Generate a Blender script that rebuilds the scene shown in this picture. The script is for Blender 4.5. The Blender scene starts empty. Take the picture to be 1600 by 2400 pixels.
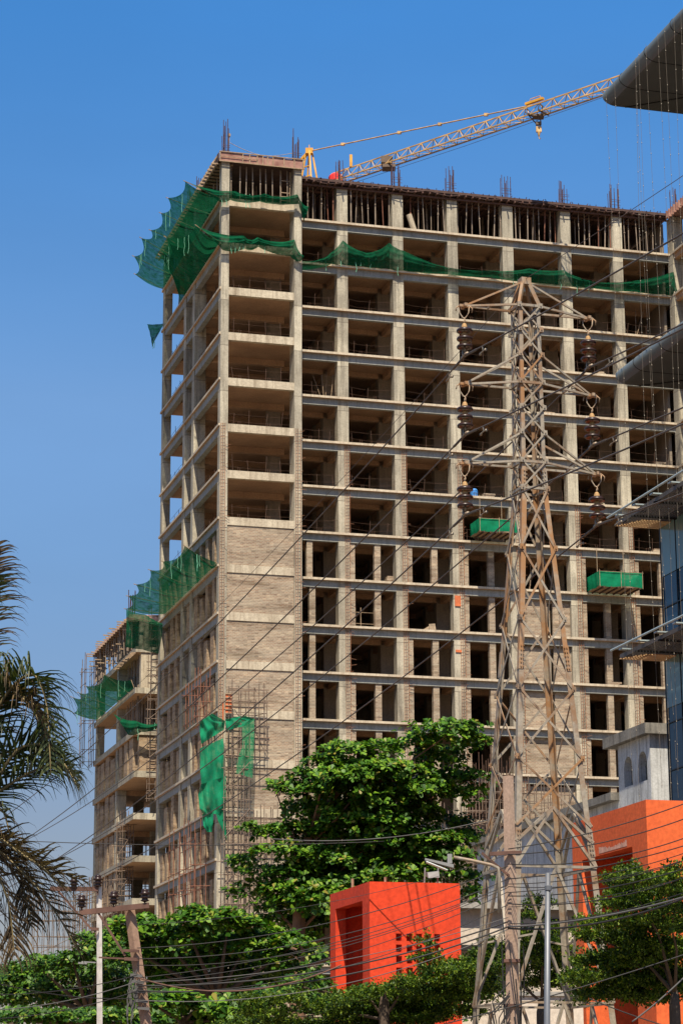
import bpy, math, random
import numpy as np
from mathutils import Vector, Matrix
R = math.radians
rnd = random.Random(7)
npr = np.random.default_rng(11)
S = bpy.context.scene
COL = S.collection

# ------------------------------------------------------------------ camera, sky, sun, exposure
FPX, PITCH, ROLL, EYE = 5631.77, 0.2471874, -0.0051525, 1.6
cd = bpy.data.cameras.new('camera'); cam = bpy.data.objects.new('camera', cd); COL.objects.link(cam)
cd.sensor_fit = 'AUTO'; cd.sensor_width = 36.0; cd.lens = 36.0 * FPX / 2400.0
cd.clip_start = 0.5; cd.clip_end = 6000
_F = np.array([0, math.cos(PITCH), math.sin(PITCH)]); _U = np.array([0, -math.sin(PITCH), math.cos(PITCH)]); _R = np.array([1., 0, 0])
_R, _U = math.cos(ROLL) * _R + math.sin(ROLL) * _U, -math.sin(ROLL) * _R + math.cos(ROLL) * _U
cam.matrix_world = Matrix(((_R[0], _U[0], -_F[0], 0), (_R[1], _U[1], -_F[1], 0), (_R[2], _U[2], -_F[2], EYE), (0, 0, 0, 1)))
S.camera = cam
TH = 0.27669375                       # the direction of the street front
eu = np.array([math.cos(TH), math.sin(TH), 0]); ev = np.array([-math.sin(TH), math.cos(TH), 0])
CORNER = np.array([-7.74665, 158.40745, 0])
SUN = -0.17 * eu - 0.58 * ev + np.array([0, 0, 1.0])
SUN /= np.linalg.norm(SUN)
SEL = math.asin(SUN[2]); SAZ = math.atan2(SUN[0], SUN[1])
sd = bpy.data.lights.new('sun', 'SUN'); sd.energy = 5.0; sd.angle = R(0.5); sd.color = (1.0, 0.9, 0.74)
so = bpy.data.objects.new('sun', sd); COL.objects.link(so)
so.rotation_euler = Vector(SUN).to_track_quat('Z', 'Y').to_euler()
W = bpy.data.worlds.new('World'); S.world = W; W.use_nodes = True
wn = W.node_tree.nodes; wl = W.node_tree.links
bg = wn['Background']; sk = wn.new('ShaderNodeTexSky'); sk.sky_type = 'NISHITA'; sk.sun_disc = False
sk.sun_elevation = SEL; sk.sun_rotation = SAZ; sk.altitude = 0; sk.air_density = 1.0; sk.dust_density = 0.6; sk.ozone_density = 3.0
hs = wn.new('ShaderNodeHueSaturation'); hs.inputs['Saturation'].default_value = 1.3
tcw = wn.new('ShaderNodeTexCoord'); spw = wn.new('ShaderNodeSeparateXYZ'); wl.new(tcw.outputs['Generated'], spw.inputs[0])
hz = wn.new('ShaderNodeValToRGB'); el = hz.color_ramp.elements          # dusty city air: duller and greyer towards the horizon
while len(el) < 6: el.new(0.5)
for e, (p, c) in zip(el, ((0.0, (.5, .38, .37)), (0.125, (.69, .51, .50)), (0.229, (1.08, .83, .78)), (0.289, (1.40, 1.01, .91)), (0.434, (1.0, 1.17, 1.23)), (0.8, (1, 1, 1)))): e.position = p; e.color = (*c, 1)
wl.new(spw.outputs[2], hz.inputs[0])
nzw = wn.new('ShaderNodeTexNoise'); nzw.inputs['Scale'].default_value = 3.0; nzw.inputs['Detail'].default_value = 5; mpw = wn.new('ShaderNodeMapping'); mpw.inputs['Scale'].default_value = (1, 1, 3.5)
wl.new(tcw.outputs['Generated'], mpw.inputs[0]); wl.new(mpw.outputs[0], nzw.inputs['Vector'])
mrw = wn.new('ShaderNodeMapRange'); mrw.inputs[1].default_value = 0.3; mrw.inputs[2].default_value = 0.7; mrw.inputs[3].default_value = 0.94; mrw.inputs[4].default_value = 1.06; wl.new(nzw.outputs['Fac'], mrw.inputs[0])
vmw = wn.new('ShaderNodeVectorMath'); vmw.operation = 'SCALE'; wl.new(hz.outputs[0], vmw.inputs[0]); wl.new(mrw.outputs[0], vmw.inputs['Scale'])
mxw = wn.new('ShaderNodeMix'); mxw.data_type = 'RGBA'; mxw.blend_type = 'MULTIPLY'; mxw.inputs[0].default_value = 1.0
wl.new(sk.outputs[0], hs.inputs['Color']); wl.new(hs.outputs[0], mxw.inputs[6]); wl.new(vmw.outputs[0], mxw.inputs[7]); wl.new(mxw.outputs[2], bg.inputs['Color'])
bg.inputs['Strength'].default_value = 0.0902
S.view_settings.view_transform = 'Standard'; S.view_settings.look = 'None'
S.view_settings.exposure = 0.8; S.view_settings.gamma = 1.0
S.cycles.max_bounces = 8; S.cycles.transparent_max_bounces = 24

# ------------------------------------------------------------------ lines of sight of the survey (photo pixel -> a point at a real distance)
def ray(x, y): return _F + _R * (x - 800) / FPX - _U * (y - 1200) / FPX
def at(x, y, Y):
    d = ray(x, y); P = d * (Y / d[1]); return np.array([P[0], P[1], P[2] + EYE])
def onv(x, y, vv):
    d = ray(x, y); P = d * (((CORNER + ev * vv) @ ev) / (d @ ev)); return (P - CORNER) @ eu, P[2] + EYE
def onu(x, y, uu):
    d = ray(x, y); P = d * (((CORNER + eu * uu) @ eu) / (d @ eu)); return (P - CORNER) @ ev, P[2] + EYE

# ------------------------------------------------------------------ mesh helpers
class MB:
    def __init__(s): s.v = []; s.f = []; s.mi = []; s.m = 0
    def face(s, pts):
        n = len(s.v); s.v += [tuple(map(float, p)) for p in pts]; s.f.append(tuple(range(n, n + len(pts)))); s.mi.append(s.m)
    def hexa(s, p, mats=None):
        n = len(s.v); s.v += [tuple(map(float, q)) for q in p]
        for i, q in enumerate(((0, 3, 2, 1), (4, 5, 6, 7), (0, 1, 5, 4), (1, 2, 6, 5), (2, 3, 7, 6), (3, 0, 4, 7))):
            s.f.append(tuple(n + k for k in q)); s.mi.append(s.m if mats is None else mats[i])
    def box(s, a, b, c, d, e, f, mats=None):      # x0 x1 y0 y1 z0 z1 ; mats: bottom top front right back left
        s.hexa(((a, c, e), (b, c, e), (b, d, e), (a, d, e), (a, c, f), (b, c, f), (b, d, f), (a, d, f)), mats)
    def frame(s, p, q, up=(0, 0, 1)):
        p = np.array(p, float); q = np.array(q, float); t = q - p; t /= max(np.linalg.norm(t), 1e-9)
        up = np.array(up, float)
        if abs(t @ up) > 0.98: up = np.array([1., 0, 0])
        a = np.cross(t, up); a /= np.linalg.norm(a); return p, q, a, np.cross(a, t)
    def bar(s, p, q, w, h=None, up=(0, 0, 1)):
        h = w if h is None else h
        p, q, a, b = s.frame(p, q, up); a = a * w / 2; b = b * h / 2
        s.hexa((p - a - b, p + a - b, p + a + b, p - a + b, q - a - b, q + a - b, q + a + b, q - a + b))
    def angle(s, p, q, w, t, da, db):               # steel angle section with legs along da and db
        p = np.array(p, float); q = np.array(q, float); da = np.array(da, float); db = np.array(db, float)
        prof = [0 * da, da * w, da * w + db * t, da * t + db * t, da * t + db * w, db * w]
        n = len(s.v)
        for o in (p, q): s.v += [tuple(o + c) for c in prof]
        for i in range(6):
            j = (i + 1) % 6; s.f.append((n + i, n + j, n + 6 + j, n + 6 + i)); s.mi.append(s.m)
        s.f.append(tuple(n + i for i in range(5, -1, -1))); s.mi.append(s.m); s.f.append(tuple(n + 6 + i for i in range(6))); s.mi.append(s.m)
    def tube(s, pts, r, n=6, cap=True):
        pts = [np.array(p, float) for p in pts]; k = len(pts)
        rr = r if hasattr(r, '__len__') else [r] * k
        base = len(s.v); ref = None
        for i, p in enumerate(pts):
            t = pts[min(i + 1, k - 1)] - pts[max(i - 1, 0)]; t = t / max(np.linalg.norm(t), 1e-9)
            if ref is None:
                ref = np.array([0, 0, 1.]) if abs(t[2]) < 0.9 else np.array([1., 0, 0])
            a = np.cross(t, ref); a /= max(np.linalg.norm(a), 1e-9); b = np.cross(a, t); ref = b
            for j in range(n):
                an = 2 * math.pi * j / n; s.v.append(tuple(p + (a * math.cos(an) + b * math.sin(an)) * rr[i]))
        for i in range(k - 1):
            for j in range(n):
                j2 = (j + 1) % n; o = base + i * n
                s.f.append((o + j, o + n + j, o + n + j2, o + j2)); s.mi.append(s.m)
        if cap:
            s.f.append(tuple(base + j for j in range(n))); s.mi.append(s.m)
            s.f.append(tuple(base + (k - 1) * n + j for j in range(n - 1, -1, -1))); s.mi.append(s.m)
    def lathe(s, prof, c, n=14, ax=None):            # prof: (radius, height) pairs round a vertical axis through c
        s_pts = []
        base = len(s.v)
        for r, z in prof:
            for j in range(n):
                an = 2 * math.pi * j / n; s.v.append((c[0] + r * math.cos(an), c[1] + r * math.sin(an), c[2] + z))
        for i in range(len(prof) - 1):
            for j in range(n):
                j2 = (j + 1) % n; o = base + i * n
                s.f.append((o + j, o + j2, o + n + j2, o + n + j)); s.mi.append(s.m)
        s.f.append(tuple(base + j for j in range(n - 1, -1, -1))); s.mi.append(s.m)
        o = base + (len(prof) - 1) * n; s.f.append(tuple(o + j for j in range(n))); s.mi.append(s.m)
    def grid(s, P):                                  # P: rows of points
        r, c = len(P), len(P[0]); n = len(s.v)
        for row in P: s.v += [tuple(map(float, p)) for p in row]
        for i in range(r - 1):
            for j in range(c - 1):
                o = n + i * c + j; s.f.append((o, o + 1, o + c + 1, o + c)); s.mi.append(s.m)
    def build(s, name, mats, parent=None, smooth=False):
        me = bpy.data.meshes.new(name); me.from_pydata(s.v, [], s.f)
        mats = mats if isinstance(mats, (list, tuple)) else [mats]
        for m in mats: me.materials.append(m)
        if len(mats) > 1: me.polygons.foreach_set('material_index', s.mi)
        if smooth: me.polygons.foreach_set('use_smooth', [True] * len(me.polygons))
        me.update()
        o = bpy.data.objects.new(name, me); COL.objects.link(o)
        if parent is not None: o.parent = parent
        return o
def tag(o, label=None, cat=None, group=None, kind=None):
    if label: o['label'] = label
    if cat: o['category'] = cat
    if group: o['group'] = group
    if kind: o['kind'] = kind
    return o
def thing(name, label, cat, loc=(0, 0, 0), rz=0, group=None):
    o = bpy.data.objects.new(name, None); COL.objects.link(o); o.location = loc; o.rotation_euler = (0, 0, rz)
    o.empty_display_size = 0.2
    return tag(o, label, cat, group)
def fast_mesh(name, V, k, mats, parent=None, smooth=True):   # V: (N*k,3) polygons of k corners each, not shared
    V = np.asarray(V, dtype=np.float32).reshape(-1, 3); n = len(V) // k
    me = bpy.data.meshes.new(name); me.vertices.add(len(V)); me.vertices.foreach_set('co', V.ravel())
    me.loops.add(len(V)); me.loops.foreach_set('vertex_index', np.arange(len(V), dtype=np.int32))
    me.polygons.add(n); me.polygons.foreach_set('loop_start', np.arange(0, n * k, k, dtype=np.int32)); me.polygons.foreach_set('loop_total', np.full(n, k, dtype=np.int32))
    me.materials.append(mats); me.update(calc_edges=True)
    o = bpy.data.objects.new(name, me); COL.objects.link(o)
    if parent is not None: o.parent = parent
    return o

# ------------------------------------------------------------------ materials
def new_mat(name):
    m = bpy.data.materials.new(name); m.use_nodes = True
    nt = m.node_tree; return m, nt, nt.nodes, nt.links, nt.nodes['Principled BSDF']
def ramp(N, stops):
    r = N.new('ShaderNodeValToRGB'); e = r.color_ramp.elements
    while len(e) < len(stops): e.new(0.5)
    for i, (p, c) in enumerate(stops): e[i].position = p; e[i].color = (*c, 1)
    return r
def coords(N, L, scale=(1, 1, 1)):
    tc = N.new('ShaderNodeTexCoord'); mp = N.new('ShaderNodeMapping'); mp.inputs['Scale'].default_value = scale
    L.new(tc.outputs['Object'], mp.inputs['Vector']); return mp
def noise(N, L, src, scale, detail=6, rough=0.6):
    n = N.new('ShaderNodeTexNoise'); n.inputs['Scale'].default_value = scale; n.inputs['Detail'].default_value = detail; n.inputs['Roughness'].default_value = rough
    L.new(src.outputs[0], n.inputs['Vector']); return n
def mixc(N, L, a, b, fac, mode='MIX'):
    m = N.new('ShaderNodeMix'); m.data_type = 'RGBA'; m.blend_type = mode
    if isinstance(fac, (int, float)): m.inputs[0].default_value = fac
    else: L.new(fac, m.inputs[0])
    for i, x in ((6, a), (7, b)):
        if isinstance(x, tuple): m.inputs[i].default_value = (*x, 1)
        else: L.new(x, m.inputs[i])
    return m.outputs[2]
def math_node(N, L, op, a, b=0.0):
    n = N.new('ShaderNodeMath'); n.operation = op
    for i, x in enumerate((a, b)):
        if isinstance(x, (int, float)): n.inputs[i].default_value = x
        else: L.new(x, n.inputs[i])
    return n.outputs[0]
def plain(name, c, rough=0.7, metal=0.0, var=0.25, scale=3.0, spec=0.3, c2=None):
    m, nt, N, L, B = new_mat(name)
    n = noise(N, L, coords(N, L), scale, 5)
    lo = tuple(x * (1 - var) for x in c); hi = tuple(min(1, x * (1 + var)) for x in c)
    r = ramp(N, [(0.3, lo), (0.7, c2 or hi)]); L.new(n.outputs['Fac'], r.inputs[0])
    L.new(r.outputs[0], B.inputs['Base Color']); B.inputs['Roughness'].default_value = rough; B.inputs['Metallic'].default_value = metal
    B.inputs['Specular IOR Level'].default_value = spec
    return m
def weathered(name, base, stain, dark, amount=0.5, streak=True, lift=0.0, rough=0.88, scale=1.0, joints=0.0, pour=0):
    """cast concrete or render: blotches, vertical run-off streaks, casting joints"""
    m, nt, N, L, B = new_mat(name)
    c1 = coords(N, L); n1 = noise(N, L, c1, 0.55 * scale, 8, 0.65)
    c2 = coords(N, L, (2.2 * scale, 2.2 * scale, 0.16 * scale)); n2 = noise(N, L, c2, 1.4, 6, 0.7)
    n3 = noise(N, L, c1, 9 * scale, 4, 0.6)
    r1 = ramp(N, [(0.35, base), (0.72, stain)]); L.new(n1.outputs['Fac'], r1.inputs[0])
    r2 = ramp(N, [(0.48, (0, 0, 0)), (0.75, (1, 1, 1))]); L.new(n2.outputs['Fac'], r2.inputs[0])
    f = math_node(N, L, 'MULTIPLY', r2.outputs[0], amount if streak else 0.0)
    col = mixc(N, L, r1.outputs[0], dark, f)
    r3 = ramp(N, [(0.3, (0.78, 0.78, 0.78)), (0.7, (1.12, 1.12, 1.12))]); L.new(n3.outputs['Fac'], r3.inputs[0])
    col = mixc(N, L, col, r3.outputs[0], 1.0, 'MULTIPLY')
    if joints:
        sp = N.new('ShaderNodeSeparateXYZ'); L.new(c1.outputs[0], sp.inputs[0])
        w = math_node(N, L, 'ADD', sp.outputs[0], sp.outputs[1])
        fr = math_node(N, L, 'FRACT', math_node(N, L, 'MULTIPLY', w, 1 / joints))
        ln = math_node(N, L, 'LESS_THAN', fr, 0.018)
        col = mixc(N, L, col, dark, math_node(N, L, 'MULTIPLY', ln, 0.6))
    if pour:                                     # one pour per storey: a joint line and a slightly different tone
        sp2 = N.new('ShaderNodeSeparateXYZ'); L.new(c1.outputs[0], sp2.inputs[0])
        q = math_node(N, L, 'DIVIDE', math_node(N, L, 'ADD', sp2.outputs[2], 3.3 * 40 - (62.79017 + 1.6) + 0.98), 3.3)
        ln = math_node(N, L, 'LESS_THAN', math_node(N, L, 'FRACT', q), 0.014)
        wn_ = N.new('ShaderNodeTexWhiteNoise'); cb2 = N.new('ShaderNodeCombineXYZ')
        L.new(math_node(N, L, 'FLOOR', q), cb2.inputs[2]); L.new(math_node(N, L, 'FLOOR', math_node(N, L, 'DIVIDE', math_node(N, L, 'ADD', sp2.outputs[0], 50.0), 4.2)), cb2.inputs[0]); L.new(cb2.outputs[0], wn_.inputs['Vector'])
        r5 = ramp(N, [(0.0, (0.74, 0.73, 0.72)), (1.0, (1.1, 1.09, 1.06))]); L.new(wn_.outputs['Value'], r5.inputs[0])
        col = mixc(N, L, col, r5.outputs[0], 1.0, 'MULTIPLY'); col = mixc(N, L, col, dark, math_node(N, L, 'MULTIPLY', ln, 0.75))
    L.new(col, B.inputs['Base Color']); B.inputs['Roughness'].default_value = rough; B.inputs['Specular IOR Level'].default_value = 0.25
    bp = N.new('ShaderNodeBump'); bp.inputs['Strength'].default_value = 0.25; bp.inputs['Distance'].default_value = 0.02
    L.new(n3.outputs['Fac'], bp.inputs['Height']); L.new(bp.outputs[0], B.inputs['Normal'])
    return m
def brick_mat(name, a, b, mortar, smear=0.5, tone=1.0):
    m, nt, N, L, B = new_mat(name)
    c = coords(N, L); sp = N.new('ShaderNodeSeparateXYZ'); L.new(c.outputs[0], sp.inputs[0])
    cb = N.new('ShaderNodeCombineXYZ'); cbx = math_node(N, L, 'ADD', sp.outputs[0], sp.outputs[1]); L.new(cbx, cb.inputs[0]); L.new(sp.outputs[2], cb.inputs[1])
    br = N.new('ShaderNodeTexBrick'); L.new(cb.outputs[0], br.inputs['Vector'])
    br.inputs['Scale'].default_value = 1.0; br.inputs['Brick Width'].default_value = 0.26; br.inputs['Row Height'].default_value = 0.105
    br.inputs['Mortar Size'].default_value = 0.017; br.inputs['Mortar Smooth'].default_value = 0.3; br.inputs['Bias'].default_value = -0.1
    br.inputs['Color1'].default_value = (*a, 1); br.inputs['Color2'].default_value = (*b, 1); br.inputs['Mortar'].default_value = (*mortar, 1)
    n1 = noise(N, L, c, 0.5, 8, 0.7)
    c2 = coords(N, L, (0.22, 0.22, 2.4)); n2 = noise(N, L, c2, 0.9, 6, 0.65)       # courses laid on different days
    r2 = ramp(N, [(0.42, (0, 0, 0)), (0.62, (1, 1, 1))]); L.new(n2.outputs['Fac'], r2.inputs[0])
    col = mixc(N, L, br.outputs['Color'], mortar, math_node(N, L, 'MULTIPLY', r2.outputs[0], smear))
    r1 = ramp(N, [(0.3, (0.8 * tone, 0.8 * tone, 0.81 * tone)), (0.7, (1.1 * tone,) * 3)]); L.new(n1.outputs['Fac'], r1.inputs[0])
    col = mixc(N, L, col, r1.outputs[0], 1.0, 'MULTIPLY')
    wb = N.new('ShaderNodeTexWhiteNoise'); fl = N.new('ShaderNodeCombineXYZ')                     # odd bricks: pale, burnt, broken out
    L.new(math_node(N, L, 'FLOOR', math_node(N, L, 'DIVIDE', cbx, 0.26)), fl.inputs[0]); L.new(math_node(N, L, 'FLOOR', math_node(N, L, 'DIVIDE', sp.outputs[2], 0.105)), fl.inputs[1]); L.new(fl.outputs[0], wb.inputs['Vector'])
    r6 = ramp(N, [(0.0, (0.6, 0.56, 0.54)), (0.15, (0.92, 0.9, 0.89)), (0.85, (1.04, 1.03, 1.0)), (0.98, (1.3, 1.26, 1.2))]); L.new(wb.outputs['Value'], r6.inputs[0])
    col = mixc(N, L, col, r6.outputs[0], 0.8, 'MULTIPLY')
    c5 = coords(N, L, (0.12, 0.12, 1.5)); n5 = noise(N, L, c5, 1.6, 5, 0.65); r7 = ramp(N, [(0.35, (1.14, 1.12, 1.08)), (0.5, (1, 1, 1)), (0.68, (0.58, 0.53, 0.48))]); L.new(n5.outputs['Fac'], r7.inputs[0])
    col = mixc(N, L, col, r7.outputs[0], 1.0, 'MULTIPLY')
    L.new(col, B.inputs['Base Color']); B.inputs['Roughness'].default_value = 0.9; B.inputs['Specular IOR Level'].default_value = 0.2
    bp = N.new('ShaderNodeBump'); bp.inputs['Strength'].default_value = 0.6; bp.inputs['Distance'].default_value = 0.02
    L.new(br.outputs['Fac'], bp.inputs['Height']); bp.invert = True; L.new(bp.outputs[0], B.inputs['Normal'])
    return m
def cloth_mat(name, c, see, weave=True, trans=0.35):
    """woven safety netting: part of the light goes through the holes, part through the thread"""
    m, nt, N, L, B = new_mat(name)
    n = noise(N, L, coords(N, L), 1.3, 6, 0.6)
    r = ramp(N, [(0.3, tuple(x * 0.7 for x in c)), (0.7, tuple(x * 1.25 for x in c))]); L.new(n.outputs['Fac'], r.inputs[0])
    d = N.new('ShaderNodeBsdfDiffuse'); t = N.new('ShaderNodeBsdfTranslucent'); L.new(r.outputs[0], d.inputs[0]); L.new(r.outputs[0], t.inputs[0])
    mx = N.new('ShaderNodeMixShader'); mx.inputs[0].default_value = trans; L.new(d.outputs[0], mx.inputs[1]); L.new(t.outputs[0], mx.inputs[2])
    tr = N.new('ShaderNodeBsdfTransparent'); tr.inputs[0].default_value = (0.92, 1, 0.95, 1)
    m2 = N.new('ShaderNodeMixShader'); L.new(mx.outputs[0], m2.inputs[1]); L.new(tr.outputs[0], m2.inputs[2])
    n2 = noise(N, L, coords(N, L), 3.0, 4, 0.6); rr = ramp(N, [(0.3, (max(0, see - 0.12),) * 3), (0.7, (see + 0.12,) * 3)]); L.new(n2.outputs['Fac'], rr.inputs[0])
    L.new(rr.outputs[0], m2.inputs[0]); L.new(m2.outputs[0], N['Material Output'].inputs[0])
    return m
def leaf_mat(name, dark, mid, light, rough=0.5, trans=0.25, rare=None):
    m, nt, N, L, B = new_mat(name)
    g = N.new('ShaderNodeNewGeometry')
    st = [(0.0, dark), (0.5, mid), (0.93, light)]
    if rare: st.append((0.985, rare))
    r = ramp(N, st); L.new(g.outputs['Random Per Island'], r.inputs[0])
    n = noise(N, L, coords(N, L), 0.8, 3); r2 = ramp(N, [(0.3, (0.75, 0.75, 0.75)), (0.7, (1.2, 1.2, 1.1))]); L.new(n.outputs['Fac'], r2.inputs[0])
    col = mixc(N, L, r.outputs[0], r2.outputs[0], 1.0, 'MULTIPLY')
    L.new(col, B.inputs['Base Color']); B.inputs['Roughness'].default_value = rough; B.inputs['Specular IOR Level'].default_value = 0.22
    t = N.new('ShaderNodeBsdfTranslucent'); L.new(mixc(N, L, col, (1.3, 1.5, 0.5), 1.0, 'MULTIPLY'), t.inputs[0])
    mx = N.new('ShaderNodeMixShader'); mx.inputs[0].default_value = trans
    L.new(B.outputs[0], mx.inputs[1]); L.new(t.outputs[0], mx.inputs[2]); L.new(mx.outputs[0], N['Material Output'].inputs[0])
    return m
M = {}
M['conc'] = weathered('light_cast_concrete', (0.48, 0.435, 0.335), (0.29, 0.26, 0.2), (0.11, 0.09, 0.068), 1.0, pour=1)
M['conc_lit'] = weathered('sunlit_concrete', (0.5, 0.435, 0.32), (0.36, 0.295, 0.21), (0.18, 0.135, 0.088), 0.95, joints=1.6)  # paler copy of the cast concrete: sunlight put into the colour
M['slab_edge'] = weathered('slab_lip_concrete', (0.54, 0.46, 0.34), (0.4, 0.325, 0.23), (0.2, 0.155, 0.11), 0.7)
M['beam'] = weathered('shaded_beam_concrete', (0.3, 0.3, 0.27), (0.22, 0.225, 0.2), (0.12, 0.12, 0.1), 0.6, joints=2.1)  # greyer than the columns: shade under the slab lip put into the colour
M['floor_dim'] = weathered('dimmed_floor_screed', (0.27, 0.21, 0.155), (0.2, 0.155, 0.11), (0.08, 0.065, 0.05), 0.3, streak=False)  # slab tops darkened in colour to cut light bouncing up inside
M['soffit'] = weathered('board_marked_soffit', (0.48, 0.3, 0.175), (0.34, 0.205, 0.12), (0.17, 0.1, 0.062), 0.3, streak=False, joints=1.2)
M['inner'] = weathered('dimmed_inner_concrete', (0.27, 0.22, 0.165), (0.19, 0.155, 0.115), (0.1, 0.085, 0.07), 0.5)  # darker copy of the concrete, with the indoor gloom put into its colour
M['brick'] = brick_mat('tan_brickwork', (0.31, 0.235, 0.165), (0.24, 0.15, 0.1), (0.35, 0.305, 0.23), 0.5)
M['brick_dk'] = brick_mat('brown_brickwork', (0.31, 0.215, 0.135), (0.24, 0.145, 0.085), (0.33, 0.265, 0.18), 0.45)
M['steel_r'] = plain('rusted_rebar', (0.075, 0.042, 0.028), 0.85, 0.2, 0.4, 6)
M['strip'] = plain('orange_rusted_rebar', (0.27, 0.125, 0.07), 0.85, 0.1, 0.45, 1.5)
M['rebar'] = plain('dark_rebar', (0.085, 0.05, 0.06), 0.7, 0.3, 0.3, 6)
M['tube'] = plain('scaffold_steel', (0.16, 0.115, 0.085), 0.7, 0.3, 0.5, 2.5)
M['tube_red'] = plain('red_oxide_steel', (0.18, 0.075, 0.045), 0.75, 0.1, 0.35, 2.5)
M['timber'] = plain('old_timber', (0.27, 0.19, 0.12), 0.85, 0, 0.4, 4)
M['bamboo'] = plain('grey_prop_timber', (0.22, 0.17, 0.125), 0.8, 0, 0.45, 1.2)
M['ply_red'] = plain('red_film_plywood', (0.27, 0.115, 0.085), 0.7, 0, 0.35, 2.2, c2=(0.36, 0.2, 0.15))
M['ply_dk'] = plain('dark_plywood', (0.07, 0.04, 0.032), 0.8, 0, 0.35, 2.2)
M['ply_or'] = plain('orange_shutter_panel', (0.5, 0.13, 0.045), 0.65, 0, 0.25, 3)
M['net'] = cloth_mat('green_safety_net', (0.007, 0.08, 0.037), 0.16)
M['net_thick'] = cloth_mat('gathered_green_net', (0.007, 0.095, 0.043), 0.07)
M['tarp'] = cloth_mat('bright_green_shade_cloth', (0.012, 0.24, 0.115), 0.08)
M['tarp_thin'] = cloth_mat('thin_green_shade_cloth', (0.03, 0.27, 0.12), 0.33)
M['cord'] = plain('mint_cord', (0.16, 0.42, 0.27), 0.8, 0, 0.2)
M['rope'] = plain('hemp_rope', (0.34, 0.25, 0.16), 0.9, 0, 0.3)
M['crane'] = plain('crane_yellow_paint', (0.55, 0.27, 0.03), 0.55, 0, 0.25, 1.5)
M['crane_pale'] = plain('faded_crane_paint', (0.42, 0.26, 0.1), 0.6, 0, 0.4, 1.5)
M['crane_dk'] = plain('crane_dark_steel', (0.11, 0.075, 0.05), 0.6, 0.2, 0.3, 2)
M['red'] = plain('red_canvas', (0.6, 0.03, 0.025), 0.7, 0, 0.2)
def galv(name, base, rust, amt):
    m, nt, N, L, B = new_mat(name)
    c = coords(N, L); n1 = noise(N, L, c, 1.1, 7, 0.7); n2 = noise(N, L, c, 14, 4, 0.6)
    r = ramp(N, [(amt - 0.06, (1, 1, 1)), (amt + 0.08, (0, 0, 0))]); L.new(n1.outputs['Fac'], r.inputs[0])
    r2 = ramp(N, [(0.3, tuple(x * 0.75 for x in base)), (0.7, tuple(x * 1.15 for x in base))]); L.new(n2.outputs['Fac'], r2.inputs[0])
    L.new(mixc(N, L, r2.outputs[0], rust, r.outputs[0]), B.inputs['Base Color'])
    B.inputs['Roughness'].default_value = 0.6; B.inputs['Metallic'].default_value = 0.15
    return m
M['galv'] = galv('galvanised_angle_steel', (0.265, 0.225, 0.17), (0.2, 0.11, 0.052), 0.43)
M['galv_rust'] = galv('rust_stained_angle_steel', (0.28, 0.22, 0.155), (0.27, 0.135, 0.052), 0.5)
M['insul'] = plain('brown_glazed_porcelain', (0.024, 0.01, 0.006), 0.35, 0, 0.25, 8, spec=0.4)
M['cap'] = plain('ochre_insulator_cap', (0.4, 0.24, 0.1), 0.7, 0.1, 0.3, 6)
M['wire'] = plain('dark_aluminium_wire', (0.075, 0.06, 0.05), 0.6, 0.2, 0.2, 1)
M['cable'] = plain('black_rubber_cable', (0.022, 0.02, 0.019), 0.6, 0, 0.2, 1)
M['cable_grey'] = plain('grey_service_cable', (0.09, 0.085, 0.08), 0.6, 0, 0.2, 1)
M['pole'] = weathered('pinkish_concrete_pole', (0.4, 0.28, 0.205), (0.34, 0.23, 0.165), (0.24, 0.17, 0.13), 0.3, scale=2.5)
M['pole_br'] = weathered('brown_concrete_pole', (0.31, 0.195, 0.135), (0.25, 0.155, 0.105), (0.16, 0.11, 0.08), 0.3, scale=2.5)
M['pole_wh'] = weathered('whitewashed_pole', (0.62, 0.58, 0.53), (0.5, 0.45, 0.4), (0.25, 0.2, 0.17), 0.4)
M['silver'] = plain('silver_painted_steel', (0.14, 0.145, 0.155), 0.5, 0.4, 0.12, 3)
M['rustbar'] = plain('rusted_channel_iron', (0.105, 0.055, 0.04), 0.8, 0.1, 0.35, 4)
M['lamp'] = plain('pale_lamp_casting', (0.22, 0.215, 0.2), 0.45, 0.2, 0.1, 3)
M['lens'] = plain('frosted_lamp_lens', (0.6, 0.62, 0.6), 0.25, 0, 0.1, 3)
M['bulb'] = plain('clear_party_bulb', (0.26, 0.23, 0.18), 0.5, 0, 0.1, 3)
M['string'] = plain('pale_flex', (0.13, 0.11, 0.085), 0.7, 0, 0.2, 3)
def render_paint(name, base, stain, dark, amount):
    return weathered(name, base, stain, dark, amount, rough=0.8)
M['orange'] = weathered('vivid_orange_render', (0.64, 0.052, 0.013), (0.54, 0.042, 0.012), (0.3, 0.028, 0.012), 0.45, rough=0.75)
M['orange2'] = weathered('faded_orange_render', (0.66, 0.125, 0.034), (0.57, 0.098, 0.028), (0.45, 0.07, 0.028), 0.3, rough=0.8)
M['white_old'] = weathered('stained_whitewash', (0.54, 0.54, 0.52), (0.34, 0.34, 0.325), (0.07, 0.067, 0.063), 1.0, rough=0.9, scale=1.5)
M['mould'] = weathered('mouldy_cement', (0.24, 0.22, 0.185), (0.1, 0.092, 0.08), (0.03, 0.028, 0.025), 0.9, rough=0.95, scale=1.6)
M['flake'] = plain('bleached_bare_render', (0.55, 0.3, 0.21), 0.85, 0, 0.3, 5)
M['cream'] = weathered('cream_render', (0.58, 0.5, 0.41), (0.5, 0.42, 0.34), (0.3, 0.25, 0.2), 0.3)
M['dark'] = plain('unlit_room', (0.02, 0.018, 0.017), 0.9, 0, 0.2)
M['iron'] = plain('window_iron', (0.06, 0.06, 0.055), 0.7, 0.2, 0.2)
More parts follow.
